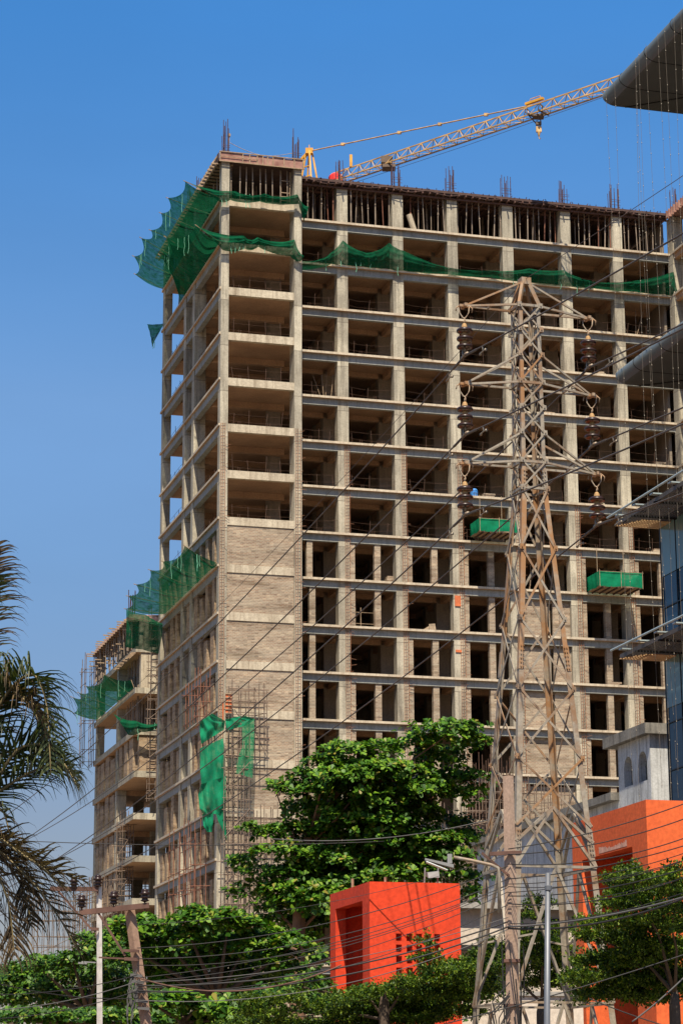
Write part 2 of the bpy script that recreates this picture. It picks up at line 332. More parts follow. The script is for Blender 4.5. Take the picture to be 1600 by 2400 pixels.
M['pane'] = plain('dusty_window_pane', (0.07, 0.085, 0.085), 0.2, 0, 0.3, 4, spec=0.5)
M['eave'] = plain('slate_grey_cladding', (0.1, 0.125, 0.14), 0.34, 0.25, 0.08, 0.5, spec=0.5)
M['eave_soffit'] = plain('charcoal_soffit_panel', (0.085, 0.085, 0.075), 0.7, 0, 0.1, 0.5)
M['groove'] = plain('panel_gap', (0.012, 0.012, 0.012), 0.9, 0, 0.1)
M['louvre'] = plain('bronze_louvre_blade', (0.085, 0.07, 0.06), 0.5, 0.3, 0.25, 2)
M['louvre_end'] = plain('sunlit_louvre_end', (0.5, 0.33, 0.17), 0.7, 0, 0.2, 3)  # bright ends: sunlight on the sunshade tip painted into the slats
M['rail'] = plain('pale_blue_steel', (0.33, 0.4, 0.41), 0.45, 0.3, 0.15, 3)
def glass_mat(name, c, rough=0.05):
    m, nt, N, L, B = new_mat(name)
    n = noise(N, L, coords(N, L), 0.35, 3); r = ramp(N, [(0.3, tuple(x * 0.7 for x in c)), (0.7, tuple(x * 1.3 for x in c))]); L.new(n.outputs['Fac'], r.inputs[0])
    L.new(r.outputs[0], B.inputs['Base Color']); B.inputs['Roughness'].default_value = rough; B.inputs['Specular IOR Level'].default_value = 0.3
    return m
M['glass'] = glass_mat('deep_teal_glass', (0.006, 0.03, 0.055))
M['glass_pale'] = glass_mat('pale_teal_spandrel', (0.12, 0.2, 0.21), 0.12)
M['mull'] = plain('dark_mullion', (0.01, 0.014, 0.02), 0.4, 0.3, 0.1)
M['leaf_a'] = leaf_mat('almond_leaf', (0.014, 0.05, 0.004), (0.046, 0.125, 0.008), (0.14, 0.25, 0.015), 0.5, 0.2, (0.2, 0.17, 0.03))
M['leaf_b'] = leaf_mat('broad_hedge_leaf', (0.013, 0.042, 0.006), (0.036, 0.095, 0.01), (0.1, 0.19, 0.016), 0.45, 0.2, (0.2, 0.22, 0.03))
M['leaf_s'] = leaf_mat('small_tiered_leaf', (0.01, 0.028, 0.003), (0.036, 0.078, 0.006), (0.15, 0.21, 0.015), 0.5, 0.2)
M['leaf_far'] = leaf_mat('distant_leaf', (0.03, 0.07, 0.015), (0.05, 0.115, 0.025), (0.09, 0.17, 0.03), 0.5, 0.25)
M['bark'] = weathered('rough_bark', (0.24, 0.135, 0.08), (0.15, 0.085, 0.05), (0.05, 0.03, 0.02), 0.8, scale=3)
M['bark_dk'] = weathered('dark_bark', (0.1, 0.07, 0.05), (0.06, 0.045, 0.03), (0.03, 0.02, 0.015), 0.8, scale=3)
M['palm_g'] = leaf_mat('green_palm_leaflet', (0.018, 0.026, 0.01), (0.035, 0.05, 0.018), (0.09, 0.1, 0.035), 0.45, 0.2)
M['palm_b'] = leaf_mat('dry_palm_leaflet', (0.035, 0.025, 0.015), (0.075, 0.05, 0.028), (0.16, 0.105, 0.055), 0.65, 0.15)
M['palm_rib'] = plain('palm_midrib', (0.16, 0.12, 0.05), 0.6, 0, 0.3, 3)
M['earth'] = weathered('dry_earth', (0.22, 0.17, 0.12), (0.17, 0.13, 0.09), (0.1, 0.08, 0.06), 0.3, streak=False)
M['asphalt'] = weathered('worn_asphalt', (0.06, 0.058, 0.055), (0.045, 0.044, 0.042), (0.03, 0.03, 0.03), 0.3, streak=False)
M['kerb'] = weathered('kerb_concrete', (0.35, 0.33, 0.3), (0.28, 0.26, 0.23), (0.15, 0.14, 0.12), 0.3)
M['paint'] = plain('road_paint', (0.7, 0.7, 0.66), 0.7, 0, 0.1)
M['dim'] = plain('dark_barrow_debris', (0.2, 0.15, 0.1), 0.9, 0, 0.4)

# ------------------------------------------------------------------ ground and road
g = MB(); g.box(-1500, 1500, -200, 3000, -0.6, 0.0); tag(g.build('ground', M['earth']), 'dry earth ground round the building site', 'ground', kind='structure')
rd = MB()
def strip(v0, v1, z, z2=None):
    P = []
    for a, b in ((-140, v0), (140, v0), (140, v1), (-140, v1)):
        q = np.array([6, 22, 0]) + eu * a + ev * b; P.append((q[0], q[1], z))
    rd.hexa(P + [(p[0], p[1], z2 if z2 else z + 0.004) for p in P])
strip(-34, 9, 0.001, 0.008); tag(rd.build('road', M['asphalt']), 'worn asphalt street below the trees', 'road', kind='structure')
rd = MB(); strip(9.02, 12, 0.001, 0.13); tag(rd.build('pavement', M['kerb']), 'raised concrete pavement beside the street', 'pavement', kind='structure')
rd = MB()
for i in range(-14, 14):
    q0 = np.array([6, 22, 0]) + eu * (i * 8) + ev * -12; q1 = q0 + eu * 3; n = ev * 0.07
    rd.hexa([(*(p[:2]), 0.009) for p in (q0 - n, q1 - n, q1 + n, q0 + n)] + [(*(p[:2]), 0.013) for p in (q0 - n, q1 - n, q1 + n, q0 + n)])
tag(rd.build('road_markings', M['paint']), 'white dashed line down the street', 'road marking', kind='structure')

# ------------------------------------------------------------------ the high-rise shell
B = thing('unfinished_tower_block', 'tall bare concrete tower block under construction with open floors and brick infill', 'building', CORNER, TH)
ZA, H, SB = 62.79017 + EYE, 3.3, 2.404
zk = lambda k: ZA - H * k
UW, UR = 5.25, 34.4
MC = [(8.57, 9.37), (12.76, 13.56), (16.95, 17.73), (21.22, 22.05), (25.8, 26.6), (29.92, 30.7)]
LASTK = 19
# floor slabs with the downstand beams cast in one
for k in range(LASTK + 1):
    s = MB(); sm = (1, 2, 0, 0, 0, 0); z = zk(k)
    s.box(UW + .004, UR, SB, 20.4, z - .16, z, sm)
    s.box(-.65, UW, .06, 20.4, z - .16, z, sm)
    if k < 15:
        s.m = 1
        for a, b in MC: s.box(a + .2, b - .2, SB + .6, 13, z - .58, z - .158)
        for vv in (6.2, 12.0): s.box(UW + .02, UR, vv, vv + .35, z - .5, z - .157)
        for vv in (4.9, 8.6, 11.6, 15.6): s.box(.02, UW, vv, vv + .4, z - .6, z - .1585)
    s.build('floor_slab', [M['slab_edge'], M['soffit'], M['floor_dim']], B)
    e = MB(); e.box(UW + .02, UR, SB + .25, SB + .58, z - .64, z - .155); e.build('edge_beam', M['beam'], B)
    e = MB(); e.box(-.002, 4.702, .045, .4, z - .55, z + .004); e.build('front_beam', M['conc_lit'], B)
    e = MB(); e.box(-.5, -.12, .72, 20.39, z - .66, z - .155); e.build('side_beam', M['beam'], B)
def column(a, b, c, d, top, m='conc', name='column'):
    s = MB(); s.box(a, b, c, d, 0, top); return s.build(name, M[m], B)
TOP = ZA + 2.78
column(-.55, 0, .02, .75, TOP); column(4.7, UW, .02, 1.3, TOP)
for a, b in MC: column(a, b, SB + .247, SB + 1.0, TOP)
for vv in (8.5, 11.55): column(-.56, .3, vv, vv + .75, TOP)
column(-.56, .05, 19.5, 20.2, TOP)
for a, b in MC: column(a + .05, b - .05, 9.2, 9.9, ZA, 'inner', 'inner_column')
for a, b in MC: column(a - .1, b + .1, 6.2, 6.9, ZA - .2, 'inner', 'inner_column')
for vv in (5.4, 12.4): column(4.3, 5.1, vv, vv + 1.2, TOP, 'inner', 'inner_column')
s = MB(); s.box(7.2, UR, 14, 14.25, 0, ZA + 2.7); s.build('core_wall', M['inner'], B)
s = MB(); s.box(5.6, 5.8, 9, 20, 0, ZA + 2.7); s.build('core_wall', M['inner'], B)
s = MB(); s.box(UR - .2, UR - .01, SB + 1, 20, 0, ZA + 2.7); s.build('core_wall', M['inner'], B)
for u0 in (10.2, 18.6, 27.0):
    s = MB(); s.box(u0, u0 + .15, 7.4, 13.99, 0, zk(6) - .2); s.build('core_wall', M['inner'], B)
# right hand wing that steps forward
for k in range(LASTK + 1):
    s = MB(); s.box(UR + .003, 46, -8, 20.4, zk(k) - .16, zk(k), (1, 0, 0, 0, 0, 0)); s.m = 1; s.box(UR + .15, UR + .5, -7.9, SB + .6, zk(k) - .6, zk(k) - .158); s.build('wing_slab', [M['slab_edge'], M['soffit']], B)
for u0, v0, w, d in ((UR + .02, SB - .5, .9, .9), (UR + .02, -3.2, .9, 1.4), (UR + .02, -7.9, .9, .9), (39, -7.9, .9, .9)):
    s = MB(); s.box(u0, u0 + w, v0, v0 + d, 0, TOP); s.build('column', M['conc'], B)
s = MB(); s.box(UR + .9, UR + 1.1, -6, 14, 0, ZA); s.build('core_wall', M['inner'], B)
# brick infill of the corner bay
for k in range(7, LASTK):
    s = MB(); s.box(.003, 4.697, .11, .36, zk(k + 1) + .004, zk(k) - .552); s.build('brick_panel', M['brick'], B)
# brick piers of the long front, storey by storey (k, bay, pier?, strip?)
edges = [(UW + .1, MC[0][0])] + [(MC[i][1], MC[i + 1][0]) for i in range(5)] + [(MC[5][1], UR)]
for k in range(7, 15):
    for b, (a, c) in enumerate(edges):
        z0, z1 = zk(k + 1) + .003, zk(k) - .642
        if b == 4 and k >= 8:
            m = (a + c) / 2
            for x0, x1 in ((a + .02, m + .15), (m + .55, c - .02)):
                s = MB(); s.box(x0, x1, SB + .52, SB + .75, z0, z1 if k % 3 else z1 - .12); s.build('brick_panel', M['brick'], B)
            s = MB(); s.tube([(m + .35, SB + .7, z0), (m + .35, SB + .7, z1)], .06); s.build('riser_pipe', M['galv'], B)
            continue
        if (k, b) in ((8, 2), (9, 1), (12, 3)): continue
        if b > 0 and not (k == 7 and b in (4,)):
            s = MB(); s.box(a + .003, a + .42, SB + .33, SB + .7, z0, z1); s.build('brick_pier', M['brick'], B)
        if k == 7 and b in (4, 5): continue
        if b == 0: p = a + .95 + (.2 if k > 7 else 0)
        else: p = a + .42 + (c - a - .42) * .48
        w = .44 if b else .42
        s = MB(); s.box(p, p + w, SB + .33, SB + .7, z0, z1); s.build('brick_pier', M['brick'], B)
# piers of the side front
for k in range(7, LASTK):
    z0, z1 = zk(k + 1) + .003, zk(k) - .662
    s = MB(); s.box(.22, .44, 1.5, 20.2, z0, zk(k) - .165); s.build('side_wall', M['brick_dk'], B)
    v = 1.7 + rnd.uniform(0, .25); i = 0
    while v < 19.0:
        w = rnd.choice((.75, .95, 1.1)); zt = z1 - rnd.choice((0, 0, .0, .25, .55))
        if not any(abs(v + w / 2 - cv) < .9 for cv in (8.9, 11.9)):
            s = MB(); s.box(-.46, .217, v, min(v + w, 19.35), z0, zt); s.build('side_pier', M['brick_dk'], B)
        v += w + rnd.choice((.75, 1.05, 1.35)); i += 1
# rebar strips left on the front of the columns for later facade work
def rebar_strip(u0, u1, v, z0, z1):
    s = MB()
    for f in (0, .45, 1): s.bar((u0 + (u1 - u0) * f, v, z0), (u0 + (u1 - u0) * f, v, z1), .026)
    z = z0
    while z < z1:
        s.bar((u0, v - .025, z), (u1, v - .025, z + .05), .016)
        if rnd.random() < .22: s.bar((u1, v, z), (u1 + rnd.uniform(.15, .4), v - .1, z + rnd.uniform(-.1, .15)), .018)
        z += .24
    s.build('rebar_strip', M['strip'], B)
for i, (a, b) in enumerate(MC):
    rebar_strip(b - .3, b + .04, SB + .19, zk(15), zk(5 if i < 3 else 6) - .1)
rebar_strip(4.78, 5.15, -.03, zk(17), zk(5)); rebar_strip(-.5, -.2, -.03, zk(12), zk(5))
for (i, k, h) in ((2, 8, .8), (2, 9, 3.0)):
    a, b = MC[i]; s = MB(); s.box(a + .1, b - .25, SB + .17, SB + .24, zk(k) - .72 - .75, zk(k) - .72 if h < 1 else zk(k) - 1.3); s.build('shutter_panel', M['ply_or'], B)
for k in range(1, 12):
    a, c = edges[4]; a += rnd.choice((0, 0, 1.2)); s = MB(); s.box(a + .02, c - .02, SB + .6, SB + .68, zk(k) - .84, zk(k) - .645); s.build('timber_strip', M['timber'], B)
ORD = ['first', 'second', 'third', 'fourth', 'fifth', 'sixth', 'seventh', 'eighth', 'ninth', 'tenth', 'eleventh', 'twelfth', 'thirteenth', 'fourteenth']
def bay(u): return ORD[[i for i, (a, c) in enumerate(edges) if u < c][0]]
def set_on(o, label, cat, group=None): o.location = CORNER; o.rotation_euler[2] = TH; return tag(o, label, cat, group)
for k, u in ((2, 7.2), (3, 15.2), (4, 24.4), (5, 11.6), (6, 19.6), (6, 28.2), (8, 12.3), (10, 28.9), (7, 32.6), (5, 33.0), (3, 28.6), (9, 24.9)):
    s = MB(); z = zk(k) + .002
    for i in range(rnd.randint(3, 5)):
        w = rnd.uniform(.5, .9); s.box(u + rnd.uniform(-.06, .06), u + w, SB + .9 + rnd.uniform(-.05, .05), SB + 1.5, z, z + .12 - .003); z += .12
    set_on(s.build('block_stack', M['brick']), 'small block stack on the %s floor below the props, %s bay from the corner' % (ORD[k - 1], bay(u)), 'block stack', 'block stacks on the open floors')
for k, u in ((2, 31.6), (3, 31.2), (4, 8.0), (5, 22.9), (8, 22.8), (11, 33.5), (12, 14.6)):
    s = MB()
    for i in range(4): uu = u + rnd.uniform(-.4, .4); s.bar((uu, SB + 1.0 + i * .12, zk(k) + .02), (uu + rnd.uniform(-.9, .9), SB + 1.2 + i * .12, zk(k) + rnd.uniform(1.6, 2.5)), .07, .03)
    set_on(s.build('leaning_boards', M['timber']), 'boards leaning on the %s floor below the props, %s bay from the corner' % (ORD[k - 1], bay(u)), 'boards', 'boards leaning in the open bays')
s = MB(); q = onv(1110, 1154, SB + .9); s.lathe([(.26, 0), (.28, .04), (.27, .3), (.28, .34), (.27, .62), (.2, .72), (.08, .74)], (q[0], SB + .9, zk(6) + .003), 12)
set_on(s.build('plastic_drum', plain('blue_plastic', (0.05, 0.2, 0.5), 0.4)), 'small blue plastic drum on an open floor left of the pylon', 'drum')
# guard rails, ropes and lifting loops on the open floors
for k in range(1, 8):
    z = zk(k)
    for (a, c) in edges[:7]:
        n = 3; s = MB()
        for j in range(n):
            u = a + .3 + (c - a - .6) * j / (n - 1) + rnd.uniform(-.3, .3); ln = rnd.uniform(-.12, .12)
            s.bar((u, SB + .5, z), (u + ln, SB + .5, z + rnd.uniform(.8, 1.15)), .026)
        for zz in (.45, .95):
            pts = [(a + (c - a) * t, SB + .5, z + zz - .12 * math.sin(t * math.pi) + rnd.uniform(-.04, .04)) for t in np.linspace(0, 1, 5)]
            s.tube(pts, .009, 4)
        u = a + rnd.uniform(.6, 2); s.tube([(u, SB + .2, z), (u, SB + .2, z + .3), (u + .16, SB + .2, z + .3), (u + .16, SB + .2, z)], .018, 4)
        s.build('guard_rail', M['steel_r'], B)
    if k >= 2:
        s = MB()
        for u in (.5, 1.6, 2.8, 3.9): s.bar((u, .6, z), (u + rnd.uniform(-.15, .15), .6, z + rnd.uniform(.9, 1.3)), .026)
        for zz in (.4, .9): s.tube([(.0, .6, z + zz), (2.3, .6, z + zz - .08), (4.7, .6, z + zz - .02)], .009, 4)
        for u in (.8, 2.9): s.tube([(u, .3, z), (u, .3, z + .32), (u + .14, .3, z + .32), (u + .14, .3, z)], .018, 4)
        s.build('guard_rail', M['steel_r'], B)
        s = MB()
        for v in np.arange(1.4, 19, 1.5): s.bar((-.2, v, z), (-.25, v, z + rnd.uniform(.5, 1.1)), .03)
        s.tube([(-.2, v, z + .8 + rnd.uniform(-.1, .05)) for v in np.arange(1.2, 19.3, 1.4)], .013, 4)
        s.build('guard_rail', M['steel_r'], B)
# starter bars standing out of the top
def starters(u0, u1, v0, v1, h, n):
    s = MB()
    for i in range(n):
        u = u0 + (u1 - u0) * rnd.random(); v = v0 + (v1 - v0) * rnd.random(); l = rnd.uniform(-.06, .06)
        s.tube([(u, v, TOP - 1), (u + l * .2, v, ZA + 3.4), (u + l, v + l, ZA + 3.3 + h * rnd.uniform(.55, 1.1))], .026, 4)
    for z in (ZA + 3.6, ZA + 3.85, ZA + 4.0): s.bar((u0, v0, z), (u1, v0, z), .025)
    s.build('starter_bars', M['rebar'], B)
starters(-.5, .05, .1, .7, 2.5, 11); starters(4.6, 5.3, .2, .7, 2.5, 11); starters(3.2, 4.6, 9, 9.6, 1.9, 9)
for i, (a, b) in enumerate(MC): starters(a, b, SB + .3, SB + .9, 1.75 + .1 * (i % 3), 10)
starters(-.5, .1, 8.5, 9.2, 1.7, 6); starters(-.5, .1, 11.6, 12.2, 1.9, 6)
starters(UR + .1, UR + .8, SB - .4, SB + .3, 1.9, 9); starters(UR + .1, UR + .9, -3, -2, 2.0, 9)
s = MB(); s.bar((-.05, .3, ZA + 3.3), (.02, .3, ZA + 5.0), .07); s.box(-.1, .1, .22, .38, ZA + 4.75, ZA + 4.95); s.build('survey_post', M['timber'], B)
s = MB(); s.tube([(0.05, .3, ZA + 4.3)] + [(0.05 + 4.6 * t, .3, ZA + 4.3 - .55 * math.sin(math.pi * t) - .3 * t) for t in np.linspace(.1, 1, 10)], .02, 5); s.build('slack_rope', M['rope'], B)
# small things left on the floors
s = MB(); zz = zk(9)
for u in (9.95, 10.35, 11.3, 11.75): s.tube([(u, SB + .9, zz), (u, SB + .9, zz + 1.5)], .03, 5)
for z in (.15, .35, 1.15): s.tube([(9.95, SB + .9, zz + z), (11.75, SB + .9, zz + z)], .022, 5)
t = s.build('scaffold_frame', M['timber']); t.location = CORNER; t.rotation_euler[2] = TH
tag(t, 'short scaffold frame standing in the middle front bay of the tower block', 'scaffold')
s = MB(); zz = zk(9) + .001
pts = [(15.4 + .8 * math.cos(a), SB + 1.3 + .5 * math.sin(a)) for a in np.linspace(0, 6.283, 9)[:-1]]
for i in range(8):
    j = (i + 1) % 8; s.face([(*pts[i], zz), (*pts[j], zz), (15.5, SB + 1.3, zz + .55)])
s.hexa([(15.3, SB + .7, zz), (15.8, SB + .7, zz), (15.8, SB + .8, zz), (15.3, SB + .8, zz), (15.35, SB + .95, zz + .6), (15.8, SB + .95, zz + .65), (15.8, SB + 1.0, zz + .65), (15.35, SB + 1.0, zz + .6)])
t = s.build('rubble_heap', M['dim']); t.location = CORNER; t.rotation_euler[2] = TH; tag(t, 'small heap of rubble and board on the floor edge beside a column', 'rubble')
s = MB(); s.tube([(16.0 - 1.5, SB + .5, zk(0) + .004), (14.1, SB + .5, zk(0) + 1.25)], .22, 10)
t = s.build('rolled_sheet', M['conc_lit']); t.location = CORNER; t.rotation_euler[2] = TH; tag(t, 'pale roll leaning among the props of the top floor', 'roll')

# ------------------------------------------------------------------ roof formwork on its props
FW = thing('roof_formwork', 'roof formwork of dark and red plywood on timber joists over the top floor', 'formwork', CORNER, TH)
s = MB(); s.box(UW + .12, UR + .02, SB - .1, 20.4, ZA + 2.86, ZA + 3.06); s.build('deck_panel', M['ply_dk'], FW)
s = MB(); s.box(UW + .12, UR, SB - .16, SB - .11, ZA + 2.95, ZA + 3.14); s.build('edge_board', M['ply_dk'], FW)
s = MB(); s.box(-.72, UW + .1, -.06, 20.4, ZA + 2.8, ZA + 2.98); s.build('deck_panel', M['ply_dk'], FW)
us = [-.74, .9, 1.95, 2.35, 3.1, 3.9, 4.65, 5.35]
for i in range(7):
    s = MB(); s.box(us[i] + .01, us[i + 1] - .01, -.16, -.065, ZA + 2.68 + .02, ZA + 3.34 - (.03 if i % 2 else 0)); s.build('edge_panel', M['ply_red'], FW)
def one(name, m, par, *b):
    s = MB(); s.box(*b); return s.build(name, M[m], par)
for u in us[:-1] + [1.4, 2.7, 5.3]: one('batten', 'timber', FW, u - .035, u + .035, -.225, -.163, ZA + 2.68, ZA + 3.34)
for b in ((-.8, 5.42, -.24, -.164, ZA + 3.341, ZA + 3.4), (-.7, 2, -.25, -.226, ZA + 2.98, ZA + 3.03), (-.8, 5.42, -.23, -.166, ZA + 2.62, ZA + 2.679)): one('batten', 'timber', FW, *b)
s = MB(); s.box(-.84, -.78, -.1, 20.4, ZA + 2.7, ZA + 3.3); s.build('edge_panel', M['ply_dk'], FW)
for v in np.arange(.3, 20.3, .62):
    s = MB(); s.box(-1.25, .3, v, v + .1, ZA + 2.55, ZA + 2.66); s.bar((-1.2, v + .05, ZA + 2.6), (-.8, v + .05, ZA + 3.25), .08); s.build('joist', M['timber'], FW)
one('joist', 'timber', FW, -.95, -.85, 0, 20.4, ZA + 2.46, ZA + 2.55)
for u in np.arange(UW + .3, UR, .55): one('joist', 'rustbar', FW, u, u + .09, SB - .3 + rnd.uniform(-.15, .05), SB + 3, ZA + 2.73, ZA + 2.85)
for v in (SB + .1, SB + 1.3): one('joist', 'rustbar', FW, UW + .2, UR, v, v + .1, ZA + 2.6, ZA + 2.72)
s = MB()
for u in np.arange(UW + .5, UR, .43): s.bar((u, SB - .05, ZA + 3.0), (u + rnd.uniform(-.25, .25), SB - .2, ZA + 3.12 + rnd.uniform(.02, .16)), .04)
s.tube([(UW + .2 + (UR - UW) * t, SB - .18, ZA + 2.85 + .12 * math.sin(t * 60)) for t in np.linspace(0, .98, 60)], .03, 4)
s.build('rebar_mat', M['ply_dk'], FW)
def prop(u, v, lean, r=.034, top=2.75):
    s = MB(); s.tube([(u, v, ZA + .002), (u + lean * .5, v, ZA + 1.4), (u + lean, v, ZA + top)], r, 6)
    if rnd.random() < .5: s.box(u + lean * .5 - .05, u + lean * .5 + .05, v - .05, v + .05, ZA + 1.4, ZA + 1.5)
    return s
for (a, c) in edges:
    n = int((c - a) / .44)
    for j in range(n):
        prop(a + .18 + (c - a - .3) * j / max(n - 1, 1) + rnd.uniform(-.1, .1), SB + .35 + rnd.uniform(-.1, .5), rnd.choice((0, 0, .04, -.05, .12, -.1)), rnd.choice((.03, .036, .045))).build('shoring_prop', M['bamboo'] if rnd.random() < .8 else M['tube_red'], FW)
for j in range(9): prop(.3 + .5 * j + rnd.uniform(-.08, .08), .45, rnd.choice((0, .03, -.03)), .042, 2.65).build('shoring_prop', M['bamboo'], FW)
for j in range(16): prop(-.35, 1.2 + j * 1.18, 0, .04, 2.4).build('shoring_prop', M['bamboo'], FW)
s = MB()
for i in range(170):
    u, v = rnd.uniform(0.2, UR - .3), rnd.uniform(SB + 1.2, 9); p = prop(u, v, rnd.uniform(-.1, .1), .035); n = len(s.v); s.v += p.v; s.f += [tuple(q + n for q in f) for f in p.f]; s.mi += p.mi
o = s.build('shoring_prop', M['bamboo'], FW); o['kind'] = 'stuff'
s = MB()
for u in (3.85, 4.5):
    s.bar((u, .5, ZA), (u, .5, ZA + 2.6), .05)
for z in (.4, .7, 1.0, 1.9): s.bar((3.85, .5, ZA + z), (4.5, .5, ZA + z), .05)
t = s.build('timber_ladder', M['timber']); t.location = CORNER; t.rotation_euler[2] = TH; tag(t, 'timber ladder frame among the props of the raised corner bay', 'ladder')
s = MB(); s.box(UR - .05, 46, -8.1, -8.0, ZA + 2.8, ZA + 3.3); s.box(UR - .06, UR, -8, SB - .2, ZA + 2.75, ZA + 3.3); s.box(UR + .0, 46, -8, SB, ZA + 2.85, ZA + 3.0)
for v in np.arange(-7.8, SB - .3, .45): s.box(UR - .3, UR - .061, v, v + .09, ZA + 2.7, ZA + 3.3)
s.build('wing_deck', M['ply_red'], FW)

# ------------------------------------------------------------------ safety nets
def w2(u, v, z): return CORNER + eu * u + ev * v + np.array([0, 0, z])
def net(name, label, inner, outer, mat, belly=.5, scallop=.45, thick_front=False, cords=6, fold=0.09, group='green safety nets on the tower block', poles=True):
    """inner, outer: matching lists of points; scalloped sheets hang between the poles"""
    T = thing(name, label, 'safety net', tuple(np.array(inner[0])), 0, group); o0 = np.array(inner[0])
    inner = [np.array(p) - o0 for p in inner]; outer = [np.array(p) - o0 for p in outer]
    s = MB(); NS, NT = 12, 10
    for i in range(len(inner) - 1):
        P = []
        for a in range(NS + 1):
            f = a / NS; I = inner[i] * (1 - f) + inner[i + 1] * f; O = outer[i] * (1 - f) + outer[i + 1] * f
            sag = 4 * f * (1 - f); O = O + (I - O) * (scallop * sag * .55) + np.array([0, 0, -.35 * scallop * sag])
            row = []
            for b in range(NT + 1):
                g = b / NT; q = I * (1 - g) + O * g
                q = q + np.array([0, 0, -belly * (.4 + .6 * sag) * 4 * g * (1 - g) * .6]) + np.array([0, 0, fold * math.sin(9 * f + 5 * g + i) * g * (1 - g) * 4 * sag])
                row.append(q)
            P.append(row)
        s.grid(P)
    s.build('netting', mat, T, True)
    if poles:
        for I, O in zip(inner, outer):
            p = MB(); d = (O - I); p.tube([I - d * .1, O + d * .05], .03, 5); p.build('outrigger_pole', M['timber'], T)
    for c in range(cords):
        i = rnd.randrange(len(inner) - 1); f = rnd.uniform(.1, .9); O = outer[i] * (1 - f) + outer[i + 1] * f; I = inner[i] * (1 - f) + inner[i + 1] * f
        sag = 4 * f * (1 - f); O = O + (I - O) * (scallop * sag * .55) + np.array([0, 0, -.35 * scallop * sag])
        p = MB(); l = rnd.uniform(.6, 1.5); p.tube([O + np.array([rnd.uniform(-.04, .04), 0, -l * t]) for t in np.linspace(0, 1, 5)], .013, 4); p.build('tie_cord', M['cord'], T)
    return T
def tipv(zx, zy, ox, oy, sc, v): u, z = onv(ox + zx / sc, oy + zy / sc, v); return w2(u, v, z)
vs = (.2, 3.5, 6.8, 10.1, 13.4, 16.7, 20.0)
outer = [tipv(x, y, 300, 400, 5.227, v) for (x, y), v in zip(((700, 130), (490, 335), (405, 520), (280, 730), (165, 825), (75, 1050), (90, 1268)), vs)]
inner = [w2(-.62, v, ZA + .02) for v in vs]
net('side_safety_net', 'largest scalloped green net jutting from the left side under the roof formwork', inner, outer, M['net'], .85, .26, cords=7)
vs2 = (.2, 4.6, 9.6, 14.0); o2 = [(835, 670), (465, 815), (390, 1035), (640, 1340)]
outer = [tipv(x, y, 300, 400, 5.227, v) for (x, y), v in zip(o2, vs2)]
net('side_safety_net', 'green net one floor below the largest one on the left side', [w2(-.62, v, ZA - H + .02) for v in vs2], outer, M['net_thick'], .9, .3, cords=7)
# gathered nets along the fronts
def swag(name, label, tops, bots, mat, sag=.35, cords=3, ripple=.05, group='green safety nets on the tower block'):
    T = thing(name, label, 'safety net', tuple(tops[0]), 0, group); o0 = np.array(tops[0]); s = MB(); NS, NT = 12, 12
    tops = [np.array(p) - o0 for p in tops]; bots = [np.array(p) - o0 for p in bots]
    for i in range(len(tops) - 1):
        P = []
        for a in range(NS + 1):
            f = a / NS; sg = 4 * f * (1 - f); A = tops[i] * (1 - f) + tops[i + 1] * f - np.array([0, 0, sag * sg]); Bt = bots[i] * (1 - f) + bots[i + 1] * f - np.array([0, 0, sag * .7 * sg])
            row = []
            for b in range(NT + 1):
                g = b / NT; q = A * (1 - g) + Bt * g
                q = q - ev * (.28 * math.sin(math.pi * g) + ripple * math.sin(22 * g + 3 * f + i) + ripple * .5 * math.sin(15 * f + 9 * g))
                row.append(q)
            P.append(row)
        s.grid(P)
    s.build('netting', mat, T, True)
    for c in range(cords):
        i = rnd.randrange(len(tops) - 1); f = rnd.uniform(.1, .9); A = bots[i] * (1 - f) + bots[i + 1] * f - np.array([0, 0, .1]) - ev * .25
        p = MB(); l = rnd.uniform(.5, 1.2); p.tube([A + np.array([rnd.uniform(-.05, .05), 0, .5 - l * t]) for t in np.linspace(0, 1, 5)], .018, 4); p.build('tie_cord', M['cord'], T)
    return T
def pv(px, py, v): u, z = onv(px, py, v); return w2(u, v, z)
swag('front_safety_net', 'green net gathered in swags across the raised corner bay under its props', [pv(434, 425, -.6), pv(549, 448, -.5), pv(620, 454, -.5), pv(695, 455, -.5), pv(723, 484, -.4)], [pv(510, 470, -.3), pv(540, 468, -.2), pv(610, 472, -.2), pv(700, 478, -.2), pv(712, 518, -.1)], M['net_thick'], .22, 4)
swag('front_safety_net', 'green net slung across the corner bay one floor below the swagged one', [pv(460, 529, -.6), pv(570, 552, -.6), pv(603, 556, -.5), pv(690, 561, -.5), pv(712, 600, -.3)], [pv(520, 585, -.3), pv(575, 582, -.2), pv(606, 578, -.2), pv(680, 600, -.2), pv(705, 612, -.1)], M['net_thick'], .25, 5)
tp = [(707, 612), (752, 606), (777, 590), (803, 563), (850, 590), (880, 588), (911, 569), (945, 588), (1048, 627), (1150, 634), (1240, 629), (1320, 633), (1387, 660), (1480, 659), (1577, 637), (1588, 690)]
bt = [(707, 632), (755, 625), (777, 618), (800, 619), (850, 624), (880, 627), (905, 628), (945, 634), (1050, 643), (1150, 650), (1240, 662), (1320, 670), (1390, 676), (1485, 683), (1560, 690), (1578, 692)]
swag('front_safety_net', 'long green net drooping in peaks along the top of the wide front', [pv(x, y, SB - .55) for x, y in tp], [pv(x, y, SB - .05) for x, y in bt], M['net'], .1, 12, .04)
outer = [pv(x, y, v) for x, y, v in ((433, 1279, 1.4), (382, 1316, 5.2), (352, 1336, 8.0), (319, 1370, 11.5), (301, 1397, 14.5), (295, 1427, 17.5))]
inner = [w2(-.62, v, zk(8) + .05) for v in (1.4, 5.2, 8.0, 11.5, 14.5, 17.5)]
